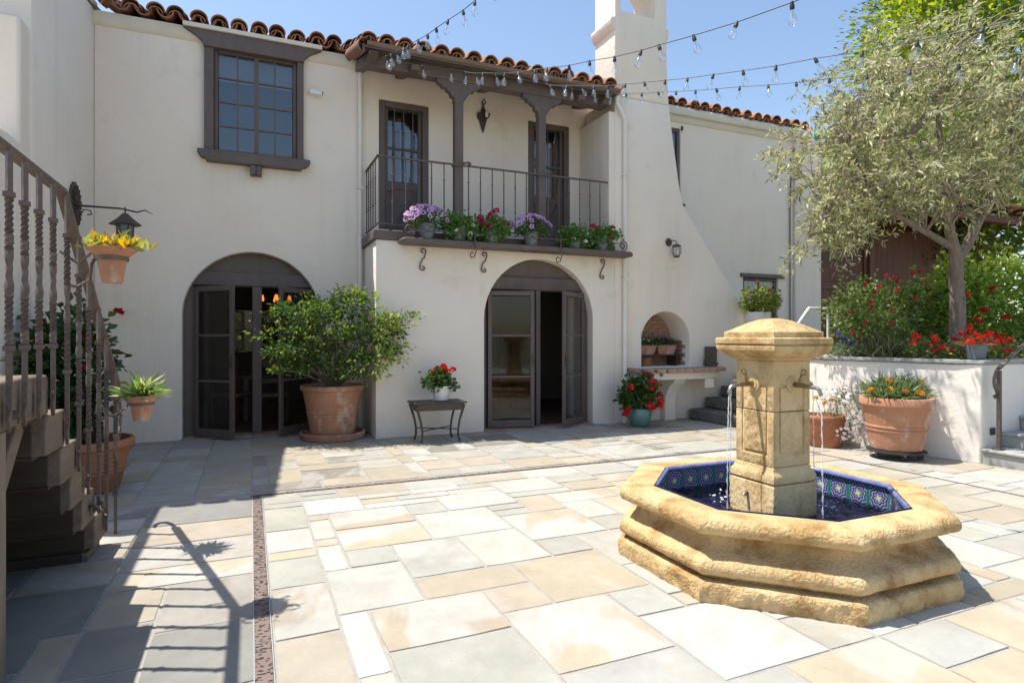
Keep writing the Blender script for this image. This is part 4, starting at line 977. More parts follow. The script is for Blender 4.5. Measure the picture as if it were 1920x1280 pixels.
st = thing('stone_steps', 'grey bluestone steps rising beside the planter wall at the right edge', 'steps', (7.40,4.04,0))
for i in range(6):
    x = i*.36; z0 = i*.162
    B(x,x+2.6-.36*i,-2.0,-.001,z0-.02 if i == 0 else z0,z0+.127).build('riser', BLUESTONE, st, bevel=.004)
    for k in range(3):
        B(x-.025,x+.36 if i < 5 else x+.8,-.002-.66*(k+1)+.004,-.002-.66*k,z0+.129,z0+.162).build('tread', BLUESTONE, st, bevel=.01)
hr2 = thing('iron_handrail', 'brown iron handrail with curled end on the right stone steps', 'handrail', (7.50,3.93,.164))
MB().box(-.019,.019,-.019,.019,.0,.86).build('post', IRON, hr2, bevel=.003)
B(-.06,.06,-.045,.045,-.001,.008).build('foot_plate', IRON, hr2)
MB().bar((-.02,0,.875),(1.5,0,1.72),.045,.02).build('rail', IRON, hr2, bevel=.003)
m_ = MB(); q = [(-.02,.875),(-.07,.83),(-.095,.765),(-.085,.70),(-.05,.655),(-.03,.60),(-.05,.575),(-.085,.578),(-.09,.60)]
for a, b in zip(q, q[1:]): m_.bar((a[0],0,a[1]),(b[0],0,b[1]),.045,.012,(0,1,0))
m_.build('curl', IRON, hr2)
B(1.42,1.46,-.02,.02,.81,1.70).build('post', IRON, hr2)

# steps beside the hearth
fs_ = thing('stone_steps', 'dark rough stone steps climbing past the hearth behind the fountain', 'steps', (6.82,6.5,0))
for i in range(6):
    mb = MB(); x0 = i*.34; zt = (i+1)*.18
    B(x0,x0+.42 if i < 5 else 5.0,-.2,1.70,0 if i == 0 else zt-.18,zt-.003).build('tread', DARKSTONE, fs_, bevel=.028, seg=3)
structure(B(8.9,16,6.31,9.24,.8,1.075).build('upper_path', BLUESTONE))
structure(B(11.26,18,6.31,14,.8,1.07).build('upper_path', BEDSTONE))
h3 = thing('pale_handrail', 'pale grey metal handrail at the top of the dark steps behind the fountain', 'handrail', (7.45,6.42,.5))
m_ = MB(); m_.tube([(-.28,0,.28),(-.10,0,1.10),(.10,0,1.31),(.55,0,1.31),(.66,0,1.24),(.69,0,1.1),(.64,0,1.04)], .022, 8); m_.build('rail', WHITEPAINT, h3)
MB().tube([(.5,0,.3),(.5,0,1.31)], .02, 8).build('post', WHITEPAINT, h3); MB().tube([(-.28,0,-.2),(-.28,0,.3)], .022, 8).build('post', WHITEPAINT, h3)
lw = thing('low_wall', 'cream stucco pedestal wall at the foot of the chimney behind the fountain', 'wall', (0,0,0))
B(8.0,8.5,7.86,8.296,.0,1.42).build('wall', STUCCO, lw, bevel=.02)

gate = thing('wooden_gate', 'tall reddish brown plank gate with iron hinges beside the house corner', 'gate', (11.3,9.35,1.07))
for k in range(10): B(.02+k*.152,.02+k*.152+.148,.0,.04,0,2.95).build('board', GATE, gate, bevel=.004)
for z in (.12,1.35,2.72): B(.02,1.53,-.035,-.001,z,z+.16).build('rail', GATE, gate, bevel=.005)
for x in (.03,1.38): MB().box(x,x+.14,-.034,-.002,.281,1.349).box(x,x+.14,-.034,-.002,1.511,2.719).build('stile', GATE, gate, bevel=.005)
for z in (.5,1.95): MB().box(-.02,.22,-.05,-.036,z,z+.04).box(-.03,.02,-.06,.0,z-.05,z+.09).build('hinge', IRON2, gate)
fence = thing('wooden_fence', 'dark brown board fence in deep shade behind the olive tree', 'fence', (12.95,9.75,1.07))
for k in range(26): B(.0+k*.19,k*.19+.184,.0,.035+.01*(k%2),0,2.9).build('board', GATE, fence, smooth=False)
B(-.16,-.01,-.5,.05,0,3.0).build('post', GATE, fence, bevel=.01)
pg = thing('timber_canopy', 'brown timber canopy roof above the shaded fence', 'canopy', (11.2,9.2,4.02))
B(0,6.8,-.9,-.72,0,.2).build('beam', GATE, pg, bevel=.01); B(0,6.8,.75,.9,0,.2).build('beam', GATE, pg, bevel=.01)
for k in range(12): B(.05+k*.58,.05+k*.58+.08,-1.1,1.2,.202,.33).build('rafter', GATE, pg)
B(0,6.8,-1.15,1.25,.332,.38).build('roof_deck', ROOFTILE, pg)

# ================================================================== FURNITURE, LAMPS, FITTINGS
tb = thing('side_table', 'small dark bronze side table with curved legs against the stucco wall', 'table', (2.30,7.85,0))
B(-.36,.36,-.21,.21,.505,.53).build('top', IRON2, tb, bevel=.008)
MB().box(-.32,.32,-.185,-.165,.42,.503).box(-.32,.32,.165,.185,.42,.503).box(-.32,-.30,-.164,.164,.42,.503).box(.30,.32,-.164,.164,.42,.503).build('apron', IRON2, tb)
for sx in (-1,1):
    for sy in (-1,1):
        MB().tube([(sx*.325,sy*.18,.49),(sx*.30,sy*.172,.40),(sx*.265,sy*.165,.28),(sx*.245,sy*.165,.16),(sx*.245,sy*.17,.07),(sx*.265,sy*.18,.0)], [.022,.018,.015,.014,.014,.018], 8).build('leg', IRON2, tb)
MB().bar((-.25,-.165,.16),(.25,.165,.16),.014,.014).bar((-.25,.165,.162),(.25,-.165,.162),.014,.014).build('stretcher', IRON2, tb)

# birdhouse lantern on scroll bracket (left wing wall)
bl = thing('hanging_lantern', 'iron wall plaque with scroll arm holding a roofed lantern beside the stair', 'lantern', (-1.85,8.29,2.89))
m_ = MB(); n = 18
pl = [((.24+.025*(j%2))*math.cos(2*math.pi*j/36)*.92,(.24+.025*(j%2))*math.sin(2*math.pi*j/36)) for j in range(36)]
m_.prism(pl, 'x', .003, .025)
for j in range(18):
    t = 2*math.pi*j/18; m_.bar((.03,.05*math.cos(t),.05*math.sin(t)),(.03,.21*math.cos(t),.225*math.sin(t)),.02,.012)
m_.lathe([(.05,0),(.05,.02),(0,.03)], (.03,0,0), 10); m_.build('plaque', IRON2, bl)
MB().tube([(.03,0,.0),(.45,-.0,.0),(.62,0,-.03),(.70,0,.0),(.78,0,-.04)], [.014,.011,.011,.008,.004], 6).tube([(.05,0,-.12),(.10,0,-.04),(.16,0,-.05),(.17,0,-.09),(.13,0,-.10)], .008, 6).build('arm', IRON2, bl)
MB().tube([(.5,0,.02),(.5,0,-.06)], .008, 6).lathe([(.17,-.19),(.16,-.175),(.08,-.11),(.03,-.055),(.0,-.05)], (.5,0,0), 6).build('roof', IRON2, bl)
MB().lathe([(.075,-.40),(.085,-.19)], (.5,0,0), 6).build('body', mat('lantern_blue_glass', (.05,.10,.18), .2, (.2,.22,.2), 14), bl)
for j in range(6):
    t = math.pi/3*j; MB().tube([(.5+.085*math.cos(t),.085*math.sin(t),-.18),(.5+.078*math.cos(t),.078*math.sin(t),-.41)], .008, 6).build('bar', IRON2, bl)

sc = thing('wall_sconce', 'small iron sconce with white candle bulb on the balcony wall', 'sconce', (3.48,9.245,4.95))
MB().prism([(-.10,.07),(-.04,.10),(0,.22),(.04,.10),(.12,.09),(.10,.02),(.06,-.02),(0,-.24),(-.06,-.05),(-.10,0)], 'y', -.05, -.002).build('backplate', IRON2, sc, bevel=.006)
MB().tube([(0,-.03,.2),(.03,-.06,.25),(0,-.08,.30),(-.03,-.06,.25),(0,-.04,.17)], .012, 6).tube([(0,-.03,-.04),(.0,-.10,-.06),(.03,-.11,-.02)], .01, 6).build('arm', IRON2, sc)
MB().lathe([(.0,-.03),(.025,-.02),(.03,.03),(.018,.07),(.0,.1)], (.03,-.115,.02), 10).build('bulb', CERAMIC, sc)

lt = thing('wall_lantern', 'round caged iron lantern on the chimney breast above the hearth', 'lantern', (6.47,8.297,2.98))
MB().prism([(.075*math.cos(2*math.pi*j/16),.085*math.sin(2*math.pi*j/16)) for j in range(16)], 'y', -.03, 0).build('backplate', IRON2, lt, bevel=.006)
MB().tube([(0,-.02,.0),(.03,-.10,.03),(.07,-.15,.02),(.09,-.16,-.02),(.09,-.16,-.05)], .009, 6).build('arm', IRON2, lt)
MB().lathe([(.10,-.10),(.095,-.09),(.04,-.055),(.0,-.045)], (.09,-.16,0), 14).build('roof', IRON2, lt)
for j in range(8):
    t = math.pi/4*j; MB().tube([(.09+r*math.cos(t),-.16+r*math.sin(t),z) for r, z in ((.07,-.10),(.094,-.15),(.098,-.20),(.085,-.26),(.055,-.31))], .005, 5).build('cage_bar', IRON2, lt)
MB().lathe([(.06,-.33),(.065,-.30),(.05,-.295)], (.09,-.16,0), 14).build('base', IRON2, lt)
MB().lathe([(.05,-.30),(.082,-.25),(.088,-.19),(.06,-.105)], (.09,-.16,0), 14, cap=False).build('glass', BULBGLASS, lt)
MB().lathe([(.015,-.29),(.018,-.20),(.0,-.18)], (.09,-.16,0), 8).build('bulb', CERAMIC, lt)
lt.scale = (.8,.8,.8)

sec = thing('security_camera', 'small white security camera on the wall beside the upper window', 'camera', (.76,9.245,4.95))
MB().bar((0,0,0),(.07,-.06,-.01),.02,.02).build('bracket', CERAMIC, sec)
MB().bar((.03,-.07,-.015),(.20,-.11,-.03),.06,.065).build('body', CERAMIC, sec, bevel=.012)
MB().bar((.199,-.11,-.03),(.203,-.111,-.031),.045,.05).build('lens', BLACKRUBBER, sec)

# ---- inside the dining room
ch = thing('chandelier', 'iron chandelier with glowing orange shades inside the left doorway', 'chandelier', (.40,11.2,2.62))
MB().tube([(0,0,.13),(0,0,-.55)], .012, 6).tube([(-.22,0,-.62),(0,0,-.55),(.22,0,-.62)], .01, 6).tube([(0,-.22,-.62),(0,0,-.55),(0,.22,-.62)], .01, 6).build('frame', IRON2, ch)
for x, y in ((-.22,0),(.22,0),(0,-.22),(0,.22)): MB().lathe([(.03,-.62),(.034,-.59),(.022,-.52),(.0,-.51)], (x,y,0), 10).build('lamp_shade', FLAME, ch)
sc2 = thing('room_sconce', 'small lit sconce glowing on the wall behind the left door glass', 'sconce', (-.95,11.6,1.62))
MB().box(-.03,.03,.0,.05,-.12,.1).build('backplate', IRON2, sc2); MB().lathe([(.03,.0),(.035,.06),(.0,.1)], (0,-.05,0), 8).build('bulb', FLAME, sc2)
B(-1.4,-.55,11.66,11.7,-1.6,1.1).build('wall_panel', ROOFT, sc2)
dt = thing('dining_table', 'dark wooden dining table in the room behind the left arch', 'table', (.45,11.3,0))
B(-.6,1.1,-.5,.5,.70,.75).build('top', INWOOD, dt, bevel=.01)
for x in (-.52,1.02):
    for y in (-.42,.42): B(x-.04,x+.04,y-.04,y+.04,.013,.699).build('leg', INWOOD, dt)
def chair(x, y, rz, label):
    c = thing('dining_chair', label, 'chair', (x,y,.013), rz)
    B(-.22,.22,-.22,.22,.42,.48).build('seat', CLOTH, c, bevel=.02)
    MB().box(-.22,-.18,-.22,-.18,.48,1.02).box(.18,.22,-.22,-.18,.48,1.02).box(-.18,.18,-.215,-.185,.9,1.02).box(-.18,.18,-.21,-.19,.65,.72).build('backrest', INWOOD, c)
    for sx in (-.2,.2):
        for sy in (-.2,.2): B(sx-.02,sx+.02,sy-.02,sy+.02,0,.42).build('leg', INWOOD, c)
chair(.33,10.45,0,'dark dining chair seen through the right bay of the left arch')
chair(-.28,10.7,-.5,'dark dining chair seen between the open left door leaf and post')

# ================================================================== POTS AND PLANTS
G_DARK = [(.045,.085,.025),(.06,.11,.03),(.035,.065,.02)]
G_MID = [(.08,.15,.03),(.10,.18,.04),(.06,.11,.03)]
G_LIME = [(.20,.28,.04),(.16,.25,.04),(.26,.32,.05)]
G_OLIVE = [(.34,.34,.145),(.44,.43,.21),(.22,.24,.10),(.54,.52,.30),(.13,.155,.065),(.46,.47,.32)]
def clay_pot(parent, rb, rt, h, m, rim=.12, bands=0, loc=(0,0,0), n=36):
    k = h*(1-rim); pr = [(rb*.94,0),(rb,.012)]
    rk = rb+(rt*.94-rb)*.93
    if bands:
        for t in (.42,.5):
            r_ = rb+(rk-rb)*t; pr += [(r_,k*t),(r_+.010,k*t+.008),(r_+.010,k*t+.024),(r_+.002,k*t+.032)]
    pr += [(rk,k*.985),(rt*.97,k),(rt,k+.012),(rt,h-.012),(rt-.010,h),(rt-.032,h),(rt-.04,h-.03),(rt-.05,h-.06)]
    MB().lathe(pr, loc, n).build('pot', m, parent, ang=40)
    MB().lathe([(rt-.052,h-.062),(rt-.053,h-.045)], loc, 20).build('soil', SOIL, parent)
def foliage(parent, seed, ncl, per, rad, center, radii, L, W, pal, shell=.35, squash=.8, fix=None, name='foliage', upbias=.4, fold=.25, tips=None):
    rng = np.random.default_rng(seed); P, D, C = clumps(rng, ncl, per, rad, center, radii, shell, squash)
    D[:,2] += .35
    if fix is not None: P = fix(P)
    cols = colmix(rng, len(P), pal)
    if tips is not None:   # young leaves at the outer ends of the shoots
        r = np.linalg.norm((P-np.array(center))/np.array(radii), axis=1)+rng.normal(0,.12,len(P))+.25*(P[:,2]-center[2])/radii[2]
        k = r > 1.02; cols[k] = colmix(rng, int(k.sum()), tips)
    o = link(name, leaf_mesh(name, P, D, L, W, cols, fold, LEAF, rng, upbias=upbias), parent); o['kind'] = 'stuff'
    return C
def stems(parent, C, base, r=.006, k=14, seed=0, m=TWIG, name='stems', sag=.1):
    rg = random.Random(seed); mb = MB()
    for c in (C if len(C) <= k else [C[i] for i in rg.sample(range(len(C)), k)]):
        b = Vector(base)+Vector((rg.uniform(-.03,.03),rg.uniform(-.03,.03),0)); c = Vector(c); mid = b.lerp(c,.5)+Vector((rg.uniform(-sag,sag),rg.uniform(-sag,sag),rg.uniform(0,sag)))
        mb.tube([b, b.lerp(mid,.5)+Vector((0,0,.02)), mid, mid.lerp(c,.6), c], [r,r*.85,r*.7,r*.5,r*.25], 5, False)
    return mb.build(name, m, parent)
HEADS = {}
def heads(parent, pts, col, r=.05, seed=1, stalk=True, scl=None):
    key = (tuple(col), round(r,3)); rg = random.Random(seed)
    if key not in HEADS: HEADS[key] = [geranium_head('flower_head', col, r, 28, s) for s in range(3)]
    for p in pts:
        link('flower_head', rg.choice(HEADS[key]), parent, p, scl=scl, rot=(rg.uniform(-.4,.4),rg.uniform(-.4,.4),rg.uniform(0,6)))
    if stalk:
        mb = MB()
        for p in pts: mb.tube([(p[0]*.6,p[1]*.6,p[2]-.14),(p[0]*.9,p[1]*.9,p[2]-.05),p], .003, 5, False)
        me = mb.mesh('flower_stalks', LEAF); color_mesh(me, [(.12,.2,.05)]*len(me.vertices)); setp(link('flower_stalks', me, parent), kind='stuff')
RED = (.72,.03,.025); CORAL = (.80,.10,.05); MAG = (.55,.015,.12); PINK = (.75,.30,.28)

# large terracotta with the shrub
p = thing('potted_shrub', 'big terracotta pot with spreading glossy green shrub between the arches', 'potted plant', (1.04,8.62,0))
MB().lathe([(.40,0),(.42,.01),(.44,.085),(.43,.095),(.41,.095),(.40,.05)], n=36).build('saucer', TERRA, p)
clay_pot(p, .29, .43, .68, TERRA, .10, 1, (0,0,.052))
def fixs(P):
    k = (P[:,0]+1.04 > 1.46) & (P[:,1]+8.62 > 8.22); P = P.copy(); P[k,1] -= .45
    k = P[:,1]+8.62 > 9.15; P[k,1] -= .5
    return P
Cs = []
for k_, (c_, r_, n_) in enumerate((((-.42,-.30,1.72),(.50,.34,.20),26),((.18,-.2,1.82),(.42,.36,.20),26),((-.62,-.42,1.32),(.34,.26,.20),16),((-.1,-.35,1.38),(.42,.30,.24),24),((.42,-.45,1.48),(.38,.22,.18),18),((.22,-.45,1.05),(.48,.26,.18),20),((-.45,-.4,1.02),(.36,.26,.14),12),((.62,-.5,1.22),(.26,.15,.12),8))):
    Cs.append(foliage(p, 300+k_, n_, 44, .068, c_, r_, .064, .033, G_DARK[1:2]+G_MID+[(.13,.20,.035)], .2, .6, fixs, tips=G_LIME))
C1 = np.vstack(Cs)
C2 = foliage(p, 31, 14, 34, .06, (.80,-.5,1.55), (.30,.16,.14), .058, .03, G_DARK+G_MID, .3, .6, fixs, 'outer_foliage', tips=G_LIME)
stems(p, fixs(np.vstack([C1,C2])), (0,0,.68), .012, 60, 2, BARK, 'branches')

# table geranium
p = thing('potted_geranium', 'red geranium in a white ceramic pot on the bronze side table', 'potted plant', (2.36,7.86,.531))
MB().lathe([(.085,0),(.10,.01),(.125,.17),(.132,.20),(.122,.20),(.11,.15)], n=28).build('pot', CERAMIC, p); MB().lathe([(.112,.15),(.11,.165)], n=16).build('soil', SOIL, p)
foliage(p, 5, 30, 16, .05, (0,0,.28), (.19,.17,.10), .062, .066, G_MID+G_DARK, .3)
heads(p, [(-.11,-.04,.40),(.03,-.08,.42),(.05,.05,.46),(.16,-.02,.41),(-.02,.06,.43)], RED, .05, 2)

# green pot geranium
p = thing('potted_geranium', 'red geranium overflowing a glazed green pot below the hearth', 'potted plant', (5.55,7.82,0))
MB().lathe([(.10,0),(.13,.02),(.175,.12),(.185,.20),(.18,.27),(.17,.285),(.15,.27),(.15,.22)], n=28).build('pot', GREENCER, p); MB().lathe([(.15,.22),(.14,.235)], n=16).build('soil', SOIL, p)
foliage(p, 6, 60, 18, .06, (-.02,0,.50), (.27,.24,.24), .07, .072, G_MID+G_DARK, .3)
heads(p, [(.22,-.12,.66),(.27,-.05,.62),(.10,-.18,.70),(.05,-.22,.60),(.15,.05,.80),(.20,.0,.78),(-.24,-.10,.62),(.30,-.1,.48),(.26,-.18,.40),(.32,-.05,.35),(.02,-.24,.36),(.08,-.24,.30),(-.30,-.12,.28),(-.33,-.1,.22),(.24,-.2,.33)], RED, .058, 3)

# pots by the planter wall
p = thing('potted_daisies', 'terracotta pot of small white daisies spilling beside the planter wall', 'potted plant', (6.74,5.50,0))
clay_pot(p, .20, .26, .40, TERRA2, .14, 0)
C = foliage(p, 8, 80, 40, .06, (.20,-.20,.44), (.40,.32,.38), .035, .008, [(.10,.15,.06),(.14,.19,.09),(.08,.13,.05)], .2)
rng = np.random.default_rng(4); n = 420
u = rng.normal(size=(n,3)); u /= np.linalg.norm(u,axis=1,keepdims=True); u[:,2] = u[:,2]*.9+.05
P = u*np.array([.46,.33,.40])*rng.uniform(.85,1.08,(n,1))+np.array([.20,-.24,.42]); P = P[(P[:,2] > .06) & (P[:,0] > -.12)]
me = petunia('blossom', (.6,.5,.2), (.80,.72,.78), .019); vs = np.array([v.co for v in me.vertices]); fs = [tuple(q.vertices) for q in me.polygons]
mb = MB(); cols = []
for q in P:
    d = (Vector(q)-Vector((.24,-.16,.3))).normalized(); Mx = d.to_track_quat('Z','Y').to_matrix()
    mb.add([tuple(Mx @ Vector(v)+Vector(q)) for v in vs], fs); sh = rng.uniform(.85,1.05)
    cols += [(.6,.5,.2)]+[(.6,.52,.3)]*10+[(.82*sh,.74*sh,.80*sh)]*20
me2 = bpy.data.meshes.new('blossoms'); me2.from_pydata(mb.v, [], mb.f); color_mesh(me2, cols); me2.materials.append(PETAL); setp(link('blossoms', me2, p), kind='stuff')
heads(p, [(-.12,-.1,.56),(-.06,-.15,.60),(-.15,0,.62)], (.75,.36,.02), .03, 4)

p = thing('potted_gazania', 'large pale terracotta pot with orange gazanias on a wheeled dolly', 'potted plant', (6.83,4.62,.105))
clay_pot(p, .26, .375, .60, TERRA, .16, 1)
rng = np.random.default_rng(14)
for k, (cx, cy) in enumerate(((-.16,-.02),(.17,.03),(0,.08))):
    n = 900; th = rng.uniform(0,6.28,n); el = rng.uniform(.1,1.35,n); D = np.stack([np.cos(th)*np.cos(el),np.sin(th)*np.cos(el),np.sin(el)],1)
    P = np.stack([cx+rng.normal(0,.09,n), cy+rng.normal(0,.09,n), .58+np.abs(rng.normal(0,.06,n))],1)
    setp(link('foliage', leaf_mesh('foliage', P, D, .17, .016, colmix(rng,n,[(.14,.21,.07),(.09,.15,.05),(.22,.28,.13)]), .3, LEAF, rng), p), kind='stuff')
heads(p, [(-.27,-.12,.70),(-.14,-.2,.68),(.02,-.26,.66),(-.20,-.05,.79),(.30,-.08,.76),(-.40,.02,.69),(.12,.1,.78)], (.80,.30,.01), .038, 5)
d = thing('plant_dolly', 'black wheeled plant dolly under the gazania pot', 'dolly', (6.83,4.62,0))
MB().lathe([(.285,.075),(.30,.08),(.30,.10),(.285,.104)], n=28).build('tray', BLACKRUBBER, d)
for j in range(5):
    t = 2*math.pi*j/5+.3; o = MB().tube([(-.012,0,0),(.012,0,0)], .034, 12).build('wheel', BLACKRUBBER, d, (.23*math.cos(t),.23*math.sin(t),.035)); o.rotation_euler = (0,0,t*2)
    B(-.016,.016,-.016,.016,.05,.076).build('caster', SPOUTGREY, d, (.23*math.cos(t),.23*math.sin(t),0))

# hibiscus under the stair
p = thing('potted_hibiscus', 'tall red hibiscus in a terracotta pot behind the stair railing', 'potted plant', (-1.36,6.55,0))
clay_pot(p, .25, .37, .47, TERRA2, .16, 1)
C = foliage(p, 17, 110, 13, .08, (-.12,-.05,1.05), (.30,.34,.60), .105, .08, [(.035,.085,.025),(.05,.11,.03),(.03,.06,.02)], .25, upbias=.6)
stems(p, C, (0,0,.42), .009, 16, 3, BARK, 'branches', .05)
heads(p, [(.26,-.1,1.62),(.30,-.1,.86),(-.30,-.2,1.35),(.02,-.3,1.12),(-.33,-.1,1.52),(.05,-.25,1.38),(-.1,-.3,.75),(-.2,-.25,.98)], (.40,.01,.035), .042, 6, False)

# hanging pots on the stair rail
def hanging(label, loc, att, r, h, seed, wide):
    p = thing('hanging_pot', label, 'potted plant', loc)
    pr = [(r*.52,0),(r*.56,.008),(r*.80,h*.72)] + ([(r*.86,h*.74),(r*1.35,h*.93),(r*1.38,h*.96),(r*1.30,h),(r*1.2,h*.95),(r*.7,h*.8)] if wide else [(r*.88,h*.74),(r*.92,h*.76),(r*1.0,h*.97),(r*.98,h),(r*.88,h),(r*.80,h*.9)])
    MB().lathe(pr, n=30).build('pot', TERRA, p)
    MB().lathe([(r*.83,h*.63),(r*.885,h*.63),(r*.90,h*.74),(r*.84,h*.74)], n=24, cap=False).build('iron_hoop', IRON, p)
    a = Vector(att)-Vector(loc)
    MB().tube([a, a+Vector((.05,.0,-.012)), a+Vector((.11,.01,.03)), (-r*1.0,-.02,h*.50), (-r*.86,0,h*.69)], .008, 6).build('hook', IRON, p)
    MB().tube([a+Vector((-.02,0,.17)), a+Vector((.06,0,.11)), (-r*1.0,-.0,h*.85), (-r*.86,0,h*.72)], .007, 6).build('hook', IRON, p)
    return p
p = hanging('orange and yellow bromeliad in a wide-rimmed hanging terracotta pot on the stair rail', (-.66,3.70,1.675), (-.89,3.81,1.67), .085, .185, 1, True)
rng = np.random.default_rng(21); n = 300; th = rng.uniform(0,6.28,n); el = np.abs(rng.normal(.7,.4,n)); D = np.stack([np.cos(th)*np.cos(el),np.sin(th)*np.cos(el),np.sin(el)],1)
P = np.stack([rng.normal(0,.055,n),rng.normal(0,.055,n),.165+np.abs(rng.normal(0,.02,n))],1)
setp(link('foliage', leaf_mesh('foliage', P, D, .078, .024, colmix(rng,n,[(.62,.44,.04),(.30,.32,.05),(.66,.30,.02),(.52,.48,.09),(.14,.21,.05),(.22,.27,.06)],.2), .35, LEAF, rng), p), kind='stuff')
p = hanging('green and cream strap-leaf plant in a lower hanging terracotta pot on the stair rail', (-.66,4.62,.845), (-.89,4.74,.88), .085, .165, 2, False)
n = 190; th = rng.uniform(0,6.28,n); el = np.abs(rng.normal(.62,.42,n)); D = np.stack([np.cos(th)*np.cos(el),np.sin(th)*np.cos(el),np.sin(el)],1)
P = np.stack([rng.normal(0,.03,n),rng.normal(0,.03,n),.145+np.abs(rng.normal(0,.02,n))],1)
setp(link('foliage', leaf_mesh('foliage', P, D, .16, .024, colmix(rng,n,[(.14,.26,.06),(.34,.40,.12),(.10,.20,.05),(.50,.50,.26),(.22,.34,.08)],.2), .35, LEAF, rng), p), kind='stuff')

# ---- flower pots on the balcony shelf
def shelf_pot(x, label, kind, seed, s=1.):
    p = thing('balcony_flower_pot', label, 'potted plant', (x,8.13,2.737), group='grey flower pots on the balcony shelf')
    MB().lathe([(.085*s,0),(.09*s,.01),(.118*s,.175*s),(.124*s,.178*s),(.126*s,.205*s),(.116*s,.206*s),(.11*s,.17*s)], n=26).build('pot', GREYPLASTIC, p); MB().lathe([(.108*s,.165*s),(.105*s,.175*s)], n=14).build('soil', SOIL, p)
    rg = random.Random(seed)
    if kind == 'pet':
        foliage(p, seed, 34, 22, .045, (.0,-.02,.25), (.24,.12,.11), .042, .028, G_MID, .3)
        ms = [petunia('petunia', (.13,.02,.14), (.60,.33,.60), .041), petunia('petunia', (.12,.015,.12), (.70,.46,.68), .037)]
        for k in range(64):
            th = rg.uniform(0,6.28); ph = rg.uniform(-.15,1.5); q = Vector((.31*math.cos(th)*math.cos(ph), .16*math.sin(th)*math.cos(ph)-.03, .28+.175*math.sin(ph)))
            if q.y > .08: continue
            dd = (q-Vector((0,.05,.18))).normalized(); dd = (dd+Vector((rg.uniform(-.4,.4),-.5,rg.uniform(-.2,.3)))).normalized()
            o = link('petunia', rg.choice(ms), p, q); o.rotation_euler = dd.to_track_quat('Z','Y').to_euler()
    else:
        foliage(p, seed, 46, 22, .05, (.0,-.03,.20), (.23,.14,.15), .050, .046, [(.10,.22,.04),(.13,.26,.05),(.08,.16,.03)], .3)
        if kind == 'mag': heads(p, [(-.22,-.06,.30),(-.16,-.1,.27),(-.05,-.08,.36),(-.03,-.06,.40),(.05,-.06,.47),(.10,-.08,.31),(-.08,-.12,.22),(.20,-.1,.28),(-.18,-.02,.36)], MAG, .052, seed)
        if kind == 'red': heads(p, [(-.20,-.06,.36),(-.10,-.06,.34),(.16,-.06,.36),(.05,-.1,.26),(.12,-.12,.20)], (.62,.02,.09), .046, seed)
        if kind == 'white': heads(p, [(-.08,-.16,.13),(.12,-.16,.10),(.16,-.14,.22)], (.8,.78,.76), .032, seed)
shelf_pot(2.24, 'mauve petunias mounding over the leftmost grey pot on the balcony shelf', 'pet', 1)
shelf_pot(2.70, 'leafy green plant with few white blooms in front of the first balcony post', 'white', 2, .95)
shelf_pot(3.20, 'magenta geranium in a grey pot between the two balcony posts', 'mag', 3)
shelf_pot(3.83, 'purple petunias trailing over a grey pot just left of the second balcony post', 'pet', 4)
shelf_pot(4.55, 'bushy green plant with white clusters right of the second balcony post', 'white', 5, 1.08)
shelf_pot(5.05, 'crimson geranium in the rightmost grey pot on the balcony shelf', 'red', 6)

# ---- troughs in the hearth niche
for x, lab, s_ in ((6.18,'left terracotta trough of white lilies in the hearth niche',3),(6.60,'right terracotta trough of dark purple plants in the hearth niche',4)):
    p = thing('planter_trough', lab, 'planter', (x,8.60,1.082))
    mb = MB(); 
    for (a, b_, z) in ((.16,.09,0),(.195,.115,.15),(.20,.12,.152),(.20,.12,.165),(.175,.095,.165),(.165,.085,.13)):
        for sx, sy in ((-1,-1),(1,-1),(1,1),(-1,1)): mb.v.append((sx*a,sy*b_,z))
    for i in range(5):
        for j in range(4): mb.f.append((i*4+j,i*4+(j+1)%4,i*4+4+(j+1)%4,i*4+4+j))
    mb.f += [(3,2,1,0),(20,21,22,23)]; mb.build('trough', TERRA, p, bevel=.006)
    rng = np.random.default_rng(s_); n = 150; D = rng.normal(size=(n,3))*np.array([.5,.4,.3])+np.array([0,-.1,.8]); P = np.stack([rng.uniform(-.16,.16,n),rng.uniform(-.07,.07,n),np.full(n,.13)],1)
    setp(link('foliage', leaf_mesh('foliage', P, D, .22, .028, colmix(rng,n,G_MID if s_ == 3 else [(.09,.13,.05),(.12,.08,.11),(.06,.11,.04)]), .3, LEAF, rng), p), kind='stuff')
    heads(p, [(-.05,-.08,.26),(.06,-.06,.24)], (.62,.62,.52) if s_ == 3 else (.22,.06,.20), .03, s_, False)
p = thing('small_pot', 'small dark terracotta pot under the rack in the hearth niche', 'pot', (6.22,8.6,.887)); clay_pot(p, .09, .12, .15, TERRA2)

# ---- white pot by the kitchen window
p = thing('potted_geranium', 'pale pink geranium in a white pot beneath the kitchen window', 'potted plant', (8.24,8.06,1.421))
MB().lathe([(.13,0),(.15,.01),(.21,.36),(.215,.40),(.195,.40),(.18,.33)], n=28).build('pot', CERAMIC, p); MB().lathe([(.18,.33),(.17,.34)], n=14).build('soil', SOIL, p)
foliage(p, 40, 48, 17, .06, (.05,0,.60), (.29,.24,.26), .07, .062, [(.22,.27,.04),(.30,.34,.06),(.14,.20,.03)], .3)
heads(p, [(-.12,-.1,.92),(.18,-.1,.80),(-.26,-.08,.64)], PINK, .04, 7)

